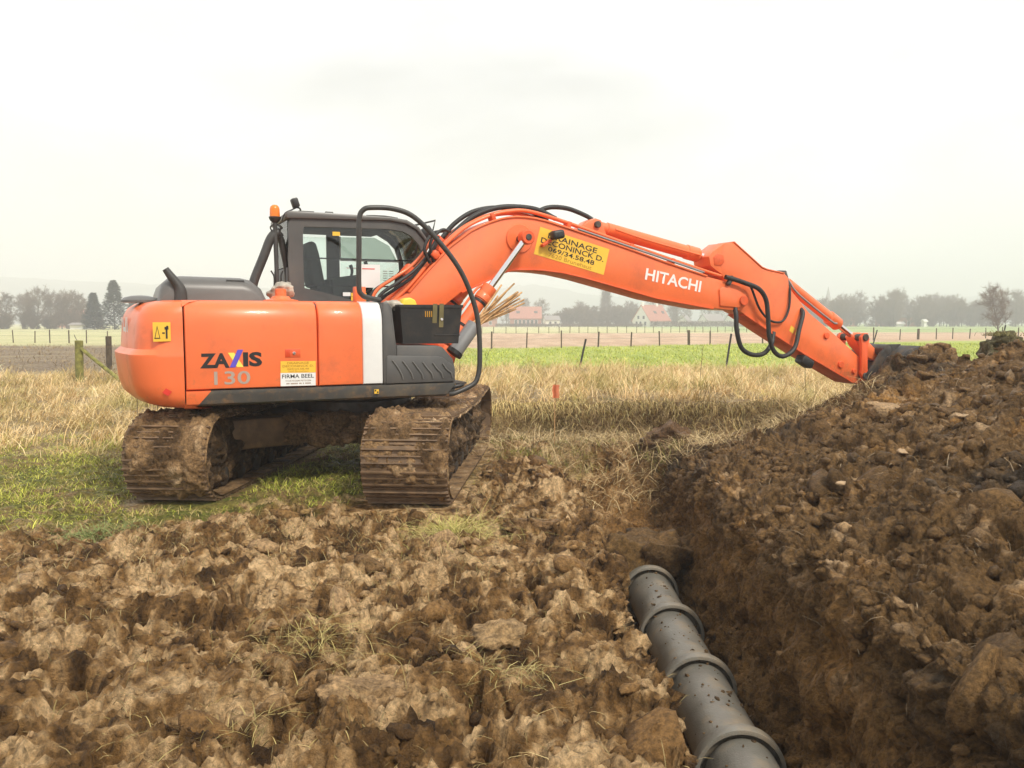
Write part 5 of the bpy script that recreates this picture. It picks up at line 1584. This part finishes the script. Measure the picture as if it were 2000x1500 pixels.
# ------------------------------------------------------------------ fences and stakes
def post_part(parent, x, y, h, r, mat, lean=(0, 0), seg=7, name='post'):
    z = float(base_h(np.array([x]), np.array([y]))[0])
    return rod(name, (x, y, z - 0.3), (x + lean[0], y + lean[1], z + h), r, M[mat], parent, seg, 0.008)


def fence(name, label, pts, h, r, mat, seed, wires=2):
    rr = random.Random(seed)
    root = empty(name, (0, 0, 0))
    tag(root, label, 'fence')
    tops = []
    for i, p in enumerate(pts):
        x, y = p[0], p[1]
        f = p[2] if len(p) > 2 else 1.0
        hh = h * rr.uniform(0.9, 1.1)
        post_part(root, x, y, hh, r * f * rr.uniform(0.85, 1.15), mat, (rr.uniform(-0.05, 0.05), rr.uniform(-0.03, 0.03)))
        tops.append((x, y, float(base_h(np.array([x]), np.array([y]))[0]), hh))
    for wv in range(wires):
        bm = bmesh.new()
        f = 0.92 - 0.35 * wv
        pp = [Vector((x, y - r, z + hh * f)) for x, y, z, hh in tops]
        add_tube(bm, pp, 0.004, 4)
        from_bm('wire', bm, M['wire'], root, None)
    return root


fence('post_fence', 'wire fence on dark posts between the green pasture and the tan field',
      [(-3.0, 42.6), (-1.05, 42.79), (0.76, 43.9), (2.59, 43.8), (4.64, 45.05), (6.52, 45.86), (8.37, 47.3), (10.19, 48.1, 1.9), (11.56, 48.7), (13.61, 50.2), (15.52, 51.7), (19.14, 55.0), (23.1, 58.5), (26.17, 60.5), (29.0, 62.5), (31.2, 64.2, 2.2), (33.0, 65.0), (34.9, 66.2), (36.9, 67.4), (39.0, 68.8), (40.9, 69.8), (43.0, 71.0)], 0.88, 0.042, 'post', 1)
fence('post_fence', 'far wire fence with short pale posts in front of the houses',
      [(-6.0, 97.5), (-3.57, 98.71), (-2.19, 99.24), (-0.73, 99.8), (0.49, 100.27), (1.85, 100.8), (3.23, 101.33), (4.49, 101.82), (5.76, 102.31), (7.12, 102.83), (8.29, 103.28), (9.4, 103.71), (10.72, 104.22), (11.93, 104.68), (13.27, 105.2), (14.5, 105.68), (15.8, 106.18), (16.91, 106.61), (18.1, 107.07), (19.3, 107.53), (20.5, 107.99), (21.72, 108.46), (22.81, 108.88), (23.9, 109.3), (25.07, 109.76), (26.18, 110.18), (27.23, 110.59), (28.28, 110.99), (29.34, 111.4), (31.5, 112.2)], 0.80, 0.05, 'palepost', 2, 1)
fence('post_fence', 'wire fence across the pale field in front of the conifers',
      [(-34.0, 54.0), (-31.99, 53.6), (-30.4, 53.2), (-29.1, 52.6), (-27.79, 52.4), (-26.6, 52.2), (-25.2, 52.0), (-23.9, 51.8), (-22.4, 51.5), (-20.5, 51.2)], 0.80, 0.038, 'post', 3)
fc_ = empty('corner_fence', (-10.73, 20.64, 0))
tag(fc_, 'mossy corner fence post with a slanting brace rail behind the counterweight', 'fence post')
z0 = float(base_h(np.array([-10.73]), np.array([20.64]))[0])
rod('post', (0, 0, z0 - 0.3), (0.03, 0, z0 + 1.02), 0.095, M['moss'], fc_, 12, 0.015)
rod('brace', (0.06, -0.02, z0 + 0.84), (1.42, -0.55, z0 - 0.05), 0.045, M['moss'], fc_, 8, 0.006)
tube('wire_end', [(0.0, 0, z0 + 1.0), (-0.05, 0, z0 + 1.08), (-0.08, 0, z0 + 1.16)], 0.008, M['wire'], fc_, 3, 5)
o = rod('fence_post', (-12.27, 25.37, -0.3), (-12.25, 25.37, 1.02), 0.085, M['post'], None, 12, 0.01)
tag(o, 'dark square-topped fence post standing in the rough brown field', 'fence post')
for (x0, y0, x1, h, lab) in ((2.17, 26.7, 2.36, 0.90, 'leaning black fence stake standing before the pink brick house'), (6.73, 26.15, 6.86, 1.08, 'leaning black fence stake under the arm near the hose loops'),
                             (18.75, 43.5, 19.0, 0.95, 'dark stake standing behind the bucket'), (21.7, 37.2, 21.95, 1.25, 'dark leaning stake standing behind the turf clod of the heap')):
    o = rod('fence_stake', (x0 - 0.05, y0, -0.25), (x1, y0, h), 0.033, M['rubber'], None, 7, 0.004)
    tag(o, lab, 'stake', 'black electric fence stakes')
mk = empty('marker_stake', (0.54, 10.5, float(gz(0.54, 10.5))))
tag(mk, 'thin marker stick with a small orange plastic tag in front of the ditch', 'marker')
tube('stick', [(0, 0, -0.1), (0.0, 0, 0.45), (0.02, 0, 0.86)], 0.006, M['stake'], mk, 2, 6)
bm = bmesh.new()
g5 = [[bm.verts.new((-0.03 + 0.085 * a / 5 + 0.006 * math.sin(b * 2), -0.012 + 0.012 * math.sin(a * 1.7), 0.62 + 0.042 * b)) for a in range(6)] for b in range(5)]
for b in range(4):
    for a in range(5):
        bm.faces.new((g5[b][a], g5[b][a + 1], g5[b + 1][a + 1], g5[b + 1][a]))
ret = bmesh.ops.solidify(bm, geom=bm.faces[:], thickness=0.003)
from_bm('tag', bm, simple('orange_tape', (0.86, 0.36, 0.20), 0.5), mk)
# turned-up pale debris on the heap and in the mud
for i, (x, y, sx, sy, rz, lab) in enumerate(((5.05, 7.9, 0.16, 0.05, 0.4, 'long pale splinter of wood lying on the spoil heap'), (3.05, 6.45, 0.10, 0.05, 1.2, 'flat pale stone fragment half way up the heap'),
                                             (2.55, 6.25, 0.12, 0.06, 0.2, 'pale sandy lump at the upper edge of the trench wall'), (3.75, 6.9, 0.09, 0.05, 2.0, 'small cream stone on the heap'))):
    V, F = CLODS[i % 6]
    W = V * np.array([sx, sy, 0.04])
    o = from_np('pale_fragment', W * 0.7, F, M['chip'], None, True)
    o.location = (x, y, float(gz(x, y)) + 0.02); o.rotation_euler = (0, 0, rz)
    tag(o, lab, 'fragment')

# ------------------------------------------------------------------ houses
def house(name, label, x, y, rz, L, W, hw, hr, wall, roof, windows=(), gables=(), chimneys=(), dormers=(), porch=False, over=0.35):
    z = float(base_h(np.array([x]), np.array([y]))[0]) - 0.2
    root = empty(name, (x, y, z), rz)
    tag(root, label, 'house')
    bm = bmesh.new()
    prof = [(-W / 2, 0), (W / 2, 0), (W / 2, hw), (0, hw + hr), (-W / 2, hw)]
    a = [bm.verts.new((-L / 2, q, w)) for q, w in prof]; b = [bm.verts.new((L / 2, q, w)) for q, w in prof]
    bm.faces.new(a); bm.faces.new(list(reversed(b)))
    for i in range(5):
        bm.faces.new((a[i], b[i], b[(i + 1) % 5], a[(i + 1) % 5]))
    from_bm('wall', bm, M[wall], root, None)
    for s in (-1, 1):
        bm = bmesh.new()
        sl = hr / (W / 2)
        e = over
        o1 = [(0, hw + hr + 0.03), (s * (W / 2 + e), hw - sl * e + 0.03)]
        vs = []
        for xx in (-L / 2 - 0.25, L / 2 + 0.25):
            for q, w in o1:
                vs.append(bm.verts.new((xx, q, w))); vs.append(bm.verts.new((xx, q, w + 0.16)))
        bmesh.ops.convex_hull(bm, input=bm.verts)
        rf = from_bm('roof', bm, M[roof], root, None)
        for dx_, q in dormers:
            if s == -1:
                qq = -W / 2 * q; ww = hw + hr * (1 - q) + 0.22
                box('skylight', (dx_, qq - 0.02, ww), (1.1, 0.95, 0.08), M['pane'], rf, 0.0, Matrix.Rotation(math.atan(sl), 3, 'X'))
    for cx_, cq in chimneys:
        box('chimney', (cx_, cq, hw + hr + 0.35), (0.9, 0.7, 1.5), M[wall], root, 0.03)
    for xx, w0, ww, hh in windows:
        f = box('window', (xx, -W / 2 - 0.02, w0 + hh / 2), (ww + 0.2, 0.08, hh + 0.2), M['white'], root, 0.0)
        box('pane', (xx, -W / 2 - 0.07, w0 + hh / 2), (ww, 0.04, hh), M['pane'], f, 0.0)
    for q, w0, ww, hh in gables:
        f = box('window', (-L / 2 - 0.02, q, w0 + hh / 2), (0.08, ww + 0.2, hh + 0.2), M['white'], root, 0.0)
        box('pane', (-L / 2 - 0.07, q, w0 + hh / 2), (0.04, ww, hh), M['pane'], f, 0.0)
    return root


h1 = house('brick_house', 'pink brick house with two roof lights and a row of tall windows', 4.2, 262, 0.0, 9.6, 8.0, 2.9, 3.4, 'brick', 'rooftile',
           [(-3.0 + 1.25 * k, 0.4, 0.75, 1.9) for k in range(6)], [], [], [(-2.3, 0.52), (3.2, 0.52)])
house('brick_annexe', 'low brick annexe left of the pink house with plain walls', -7.2, 262, 0.0, 5.0, 6.0, 2.6, 0.7, 'brick', 'rooftile', [(0.5, 0.9, 0.8, 1.0)])
house('garden_cottage', 'small white cottage with grey roof beside the pink brick house', 12.6, 268, 0.15, 4.6, 4.5, 2.3, 1.2, 'whitewash', 'greyroof', [(-0.8, 0.9, 0.7, 0.9), (0.9, 0.9, 0.7, 0.9)])
house('white_house', 'whitewashed gabled house with steep pink roof and two small roof lights', 43.6, 262, rad(38), 9.2, 7.4, 2.2, 4.6, 'whitewash', 'rooftile',
      [(-2.2, 0.7, 0.9, 1.1), (1.6, 0.7, 0.9, 1.1)], [(-1.1, 2.6, 0.8, 1.0), (1.1, 2.6, 0.8, 1.0), (-1.8, 0.6, 0.8, 1.2), (0.2, 0.6, 0.8, 1.2), (1.8, 0.6, 0.8, 1.2)], [(-4.1, 0.0), (2.2, 0.0)], [(-0.4, 0.5), (3.2, 0.5)])
house('small_gable_house', 'small white gable house half hidden behind the hedge', 61.5, 300, rad(62), 5.5, 4.2, 2.0, 2.3, 'whitewash', 'greyroof', [], [(0, 0.8, 0.7, 1.0)])
house('bungalow', 'white bungalow with pale hipped tile roof behind the hedge', 71.5, 300, rad(24), 7.6, 5.2, 2.2, 2.2, 'whitewash', 'greyroof', [(0, 0.8, 0.9, 1.0)], [(0, 0.8, 0.9, 1.0)])
house('long_bungalow', 'long white bungalow with grey roof partly behind the arm', 83.5, 296, rad(20), 15.0, 6.5, 2.2, 3.0, 'whitewash', 'greyroof', [(-3.0, 0.5, 1.0, 1.2), (2.0, 0.5, 1.0, 1.2)], [(0, 1.0, 0.9, 1.1)], [(-1.5, 0)])
house('farmhouse', 'farmhouse with faded red roof behind bare trees by the conifers', -111.5, 215, rad(-4), 9.0, 7.0, 2.2, 2.6, 'brick', 'rooftile', [(-3, 0.8, 1, 1.1), (2, 0.8, 1, 1.1)])
house('white_shed', 'low white shed wall at the foot of the conifers', -82.0, 160, 0.0, 3.6, 3.0, 1.0, 0.3, 'whitewash', 'greyroof', [])
house('estate_house', 'grey roofed house half lost among the big bare trees', 112.0, 286, rad(8), 9.0, 7.0, 3.4, 3.4, 'brick', 'greyroof', [(-2, 0.8, 0.9, 1.2), (2, 0.8, 0.9, 1.2)])
house('estate_house', 'second long house with pale eaves behind the bare wood', 134.0, 292, rad(-6), 12.0, 7.0, 3.6, 3.6, 'brick', 'greyroof', [(-3, 0.8, 0.9, 1.2), (3, 0.8, 0.9, 1.2)])
for i, (x, y, sx, hh, lab) in enumerate(((124.0, 268, 2.6, 1.1, 'low white outbuilding at the edge of the wood'), (129.0, 262, 0.9, 1.9, 'narrow white hut beside the low outbuilding'), (114.0, 268, 0.9, 1.0, 'tiny white kiosk at the edge of the wood'))):
    house('outbuilding', lab, x, y, 0.1, sx, 1.6, hh, 0.5, 'whitewash', 'whitewash')
ch = empty('church_spire', (196, 520, -4))
tag(ch, 'thin grey church spire rising over the distant trees', 'church')
box('tower', (0, 0, 8), (3.2, 3.2, 16), M['greyroof'], ch, 0.1)
bm = bmesh.new(); bmesh.ops.create_cone(bm, cap_ends=True, segments=8, radius1=2.0, radius2=0.05, depth=9); bmesh.ops.translate(bm, verts=bm.verts, vec=(0, 0, 20.5))
from_bm('spire', bm, M['greyroof'], ch, None)

# ------------------------------------------------------------------ trees
def seg_mesh(name, segs, mat, sides=3):
    n = len(segs)
    p0 = np.array([s[0] for s in segs]); p1 = np.array([s[1] for s in segs]); r0 = np.array([s[2] for s in segs]); r1 = np.array([s[3] for s in segs])
    d = p1 - p0; d /= np.maximum(np.linalg.norm(d, axis=1), 1e-6)[:, None]
    ref = np.where(np.abs(d[:, 2:3]) > 0.9, np.array([[1.0, 0, 0]]), np.array([[0, 0, 1.0]]))
    a = np.cross(d, ref); a /= np.linalg.norm(a, axis=1)[:, None]
    b = np.cross(d, a)
    V = np.zeros((n, 2 * sides, 3))
    for k in range(sides):
        c, s = math.cos(2 * PI * k / sides), math.sin(2 * PI * k / sides)
        V[:, k] = p0 + (a * c + b * s) * r0[:, None]
        V[:, sides + k] = p1 + (a * c + b * s) * r1[:, None]
    F = []
    for k in range(sides):
        F.append([k, (k + 1) % sides, sides + (k + 1) % sides, sides + k])
    F = np.array(F)
    F = (np.arange(n) * 2 * sides)[:, None, None] + F[None]
    V = V.reshape(-1, 3); F = F.reshape(-1, 4)
    o = from_np(name, V, F, mat)
    me = o.data
    bpy.data.objects.remove(o)
    return me


def bare_tree(seed, H=10.0, spread=0.42, stems=1, limbs=13, first=0.22, up=0.75, twigr=0.026, subs=9, twigs=7, profile='round'):
    rr = random.Random(seed)
    trunk, crown = [], []

    def walk(p, d, L, r, nseg, out, curl=0.18, r_end=0.35):
        pts = [p]
        dd = d.copy()
        for i in range(nseg):
            dd = (dd + Vector((rr.gauss(0, curl), rr.gauss(0, curl), rr.gauss(0, curl) + 0.05))).normalized()
            q = pts[-1] + dd * (L / nseg)
            ra = r * (1 - (1 - r_end) * i / nseg); rb = r * (1 - (1 - r_end) * (i + 1) / nseg)
            out.append((tuple(pts[-1]), tuple(q), ra, rb))
            pts.append(q)
        return pts, dd
    for st_ in range(stems):
        base = Vector((rr.gauss(0, 0.25), rr.gauss(0, 0.25), -0.3)) if stems > 1 else Vector((0, 0, -0.3))
        d0 = Vector((rr.gauss(0, 0.05 if stems == 1 else 0.35), rr.gauss(0, 0.05 if stems == 1 else 0.35), 1)).normalized()
        tp, _ = walk(base, d0, H * 0.88, H * 0.02 / (1 if stems == 1 else 1.8), 9, trunk, 0.05, 0.15)
        for k in range(limbs):
            t = first + (0.97 - first) * (k + rr.random()) / limbs
            f = t * 9
            i = min(int(f), 8)
            p = tp[i].lerp(tp[i + 1], f - i)
            az = k * 2.4 + rr.random()
            if profile == 'round':
                ext = H * spread * math.sqrt(max(0.05, 1 - ((t - 0.45) / 0.62) ** 2)) * rr.uniform(0.75, 1.15)
            else:
                ext = H * spread * rr.uniform(0.7, 1.1)
            d = Vector((math.cos(az), math.sin(az), up * rr.uniform(0.6, 1.4))).normalized()
            lp, _ = walk(p, d, ext, H * 0.007 * (1.15 - t), 5, trunk, 0.16, 0.3)
            for j in range(subs):
                f2 = rr.uniform(0.2, 1.0) * 5
                i2 = min(int(f2), 4)
                q = lp[i2].lerp(lp[i2 + 1], f2 - i2)
                d2 = (d * 0.6 + Vector((rr.gauss(0, 0.6), rr.gauss(0, 0.6), rr.gauss(0.25, 0.5)))).normalized()
                sp, _ = walk(q, d2, ext * rr.uniform(0.22, 0.42), twigr * 1.5, 3, crown, 0.22, 0.5)
                for m_ in range(twigs):
                    f3 = rr.uniform(0.2, 1.0) * 3
                    i3 = min(int(f3), 2)
                    q3 = sp[i3].lerp(sp[i3 + 1], f3 - i3)
                    d3 = (d2 * 0.5 + Vector((rr.gauss(0, 0.7), rr.gauss(0, 0.7), rr.gauss(0.3, 0.5)))).normalized()
                    crown.append((tuple(q3), tuple(q3 + d3 * H * rr.uniform(0.04, 0.10)), twigr, twigr * 0.5))
    return seg_mesh('trunk', trunk, M['bark'], 5), seg_mesh('crown', crown, M['twig'], 3)


def place_tree(name, meshes, x, y, s, rz, label, group, zoff=0.0, parts=('trunk', 'crown'), sz=1.0):
    z = float(base_h(np.array([x]), np.array([y]))[0])
    root = empty(name, (x, y, z + zoff), rz)
    root.scale = (s, s, s * sz)
    for pn, me in zip(parts, meshes):
        link(pn, me, root)
    return tag(root, label, 'tree', group)


BROAD = [bare_tree(s, 10, 0.40, 1, 24, 0.06, 1.0, 0.015, 13, 14) for s in (1, 2, 3, 4)]
BUSH = [bare_tree(s, 5, 0.42, 4, 9, 0.03, 0.9, 0.016, 12, 12) for s in (11, 12, 13)]
POPLAR = bare_tree(21, 14, 0.16, 1, 32, 0.08, 2.6, 0.024, 10, 10, 'col')
ri = random.Random(9)
lab_r = 'grey brown bare tree in the hazy wood beyond the fields'
for i in range(112):
    x = 88 + i * 1.45 + ri.uniform(-2, 2)
    y = 272 + ri.uniform(-10, 50)
    s = ri.uniform(0.80, 1.15) * (1.0 + 0.12 * math.sin(x * 0.21))
    if x < 106: s *= 0.85
    if 140 < x < 150: s *= 0.9
    place_tree('bare_tree', BROAD[i % 4], x, y, s, ri.uniform(0, 6.28), lab_r, 'bare trees of the hazy wood')
for i in range(48):
    x = 90 + i * 3.1 + ri.uniform(-2, 2)
    place_tree('bare_bush', BUSH[i % 3], x, 266 + ri.uniform(-4, 12), ri.uniform(1.1, 1.6), ri.uniform(0, 6.28), 'low bare bush along the foot of the hazy wood', 'bushes at the foot of the hazy wood')
for i in range(26):
    x = 12 + i * 1.35 + ri.uniform(-0.8, 0.8)
    y = 274 + ri.uniform(-4, 16)
    place_tree('bare_bush', BUSH[i % 3], x, y, ri.uniform(0.95, 1.35) * (0.85 if i < 5 else 1.1), ri.uniform(0, 6.28), 'dense bare bush between the pink house and the white house', 'bushes between the houses')
place_tree('poplar_tree', POPLAR, 32.4, 300, 0.95, 0.3, 'tall narrow bare poplar over the bushes, the stouter of the pair', 'poplars')
place_tree('poplar_tree', POPLAR, 34.8, 300, 1.0, 2.1, 'tall narrow bare poplar over the bushes, the slimmer of the pair', 'poplars')
for i, (x, y, s) in enumerate(((40.5, 290, 0.85), (52, 296, 1.05), (57, 290, 1.0), (62, 320, 1.0), (68, 325, 0.95), (75, 322, 1.0), (26, 310, 0.9), (46, 310, 0.8), (82, 330, 0.95))):
    place_tree('bare_tree', BROAD[(i + 1) % 4], x, y, s, i * 1.3, 'bare tree standing close behind the white houses', 'bare trees behind the houses')
for i, (px, y, s) in enumerate(((-0.605, 168, 0.70), (-0.585, 172, 0.66), (-0.568, 166, 0.80), (-0.553, 172, 0.62), (-0.538, 168, 0.66), (-0.532, 178, 0.80), (-0.523, 168, 0.70), (-0.512, 172, 0.62), (-0.62, 176, 0.72), (-0.575, 182, 0.75), (-0.545, 186, 0.8))):
    place_tree('bare_tree', BROAD[i % 4], px * y, y, s, i * 1.9, 'bare tree at the edge of the pale field near the red roofed farmhouse', 'bare trees by the farmhouse')
for i in range(18):
    place_tree('bare_bush', BUSH[i % 3], -104 + i * 1.2 + ri.uniform(-0.4, 0.4), 164 + ri.uniform(-2, 4), ri.uniform(0.45, 0.70), ri.uniform(0, 6.28), 'dark low bush along the far edge of the pale field', 'bushes along the pale field')
place_tree('bare_tree', BROAD[2], 58.5, 100.5, 0.56, 0.4, 'loose bare sapling standing alone in the field right of the wood', None)
for i, (x, y, s) in enumerate(((-2, 282, 0.85), (3, 290, 0.95), (9, 286, 0.9))):
    place_tree('bare_tree', BROAD[i], x, y, s, i * 2.2, 'bare tree rising behind the pink brick house', 'bare trees behind the pink house')


def conifer(seed, H, R):
    rr = random.Random(seed)
    segs = [((0, 0, -0.3), (0, 0, H * 0.97), H * 0.018, 0.03)]
    V, F = [], []
    n = 0
    for k in range(4200):
        t = rr.random() ** 0.8
        z = H * (0.04 + 0.95 * t)
        lobes = 1 + 0.22 * math.sin(z * 2.3 + seed) * math.cos(3 * seed + z)
        Rz = R * (1 - t) ** 0.75 * lobes + 0.15
        az = rr.uniform(0, 2 * PI)
        Rz *= 1 + 0.18 * math.sin(3 * az + z * 1.3)
        rad_ = Rz * rr.uniform(0.45, 1.0)
        c, s = math.cos(az), math.sin(az)
        p = Vector((c * rad_, s * rad_, z - 0.12 * rad_))
        out = Vector((c, s, rr.uniform(-0.25, 0.45))).normalized()
        sd = Vector((-s, c, rr.uniform(-0.3, 0.3)))
        L = rr.uniform(0.6, 1.1); w = rr.uniform(0.35, 0.6)
        V += [tuple(p - out * L * 0.4), tuple(p + sd * w * 0.5 + out * L * 0.1), tuple(p + out * L * 0.6), tuple(p - sd * w * 0.5 + out * L * 0.1)]
        F.append((n, n + 1, n + 2, n + 3)); n += 4
    o = from_np('crown', np.array(V), np.array(F), M['needle'])
    me = o.data
    bpy.data.objects.remove(o)
    return seg_mesh('trunk', segs, M['bark'], 6), me


place_tree('conifer_tree', conifer(3, 12.0, 3.9), -73.6, 155, 0.76, 0, 'broad dark conifer, the taller of the pair by the white shed', None)
place_tree('conifer_tree', conifer(5, 8.5, 2.6), -77.4, 155, 0.80, 0, 'slimmer dark conifer leaning on the taller one', None)
place_tree('conifer_tree', conifer(7, 7.0, 2.4), -71.0, 157, 0.80, 0, 'small dark conifer half hidden by the counterweight', None)


# clipped hedge in front of the houses, made of many short twigs
def hedge(name, x0, x1, y, h, d, n, seed, label, mat):
    rr = np.random.RandomState(seed)
    p = np.stack([rr.uniform(x0, x1, n), y + rr.uniform(-d / 2, d / 2, n), -0.0055 * (y - 50) + h * rr.rand(n) * (0.85 + 0.15 * np.sin(np.linspace(0, 60, n)))], 1)
    dd = rr.normal(0, 1, (n, 3)); dd[:, 2] = np.abs(dd[:, 2]) + 0.4
    dd /= np.linalg.norm(dd, axis=1)[:, None]
    segs = [(p[i], p[i] + dd[i] * 0.45, 0.035, 0.02) for i in range(n)]
    o = link(name, seg_mesh(name, segs, mat, 3))
    return tag(o, label, 'hedge')


hedge('hedge', -5.0, 40.0, 256, 0.9, 1.0, 5200, 1, 'low brown hedge in front of the pink house and the bushes', M['twig'])
hedge('hedge', 42.0, 92.0, 254, 1.7, 1.0, 8000, 2, 'trimmed brown hedge in front of the white houses', M['twig'])

# ------------------------------------------------------------------ damp air
bm = bmesh.new()
bmesh.ops.create_cube(bm, size=1)
for v in bm.verts:
    v.co = Vector((v.co.x * 6000, 1650 + v.co.y * 4300, 36 + v.co.z * 96))
hz = from_bm('haze', bm, None, None, None)
hm_ = bpy.data.materials.new('damp_air')
hm_.use_nodes = True
hn_ = hm_.node_tree.nodes
hn_.remove(hn_['Principled BSDF'])
pv = hn_.new('ShaderNodeVolumePrincipled')
pv.inputs['Color'].default_value = (0.965, 0.98, 1.0, 1)
pv.inputs['Density'].default_value = 0.0021
hm_.node_tree.links.new(pv.outputs['Volume'], hn_['Material Output'].inputs['Volume'])
hz.data.materials.append(hm_)
tag(hz, 'pale damp air over the fields', None, None, 'stuff')
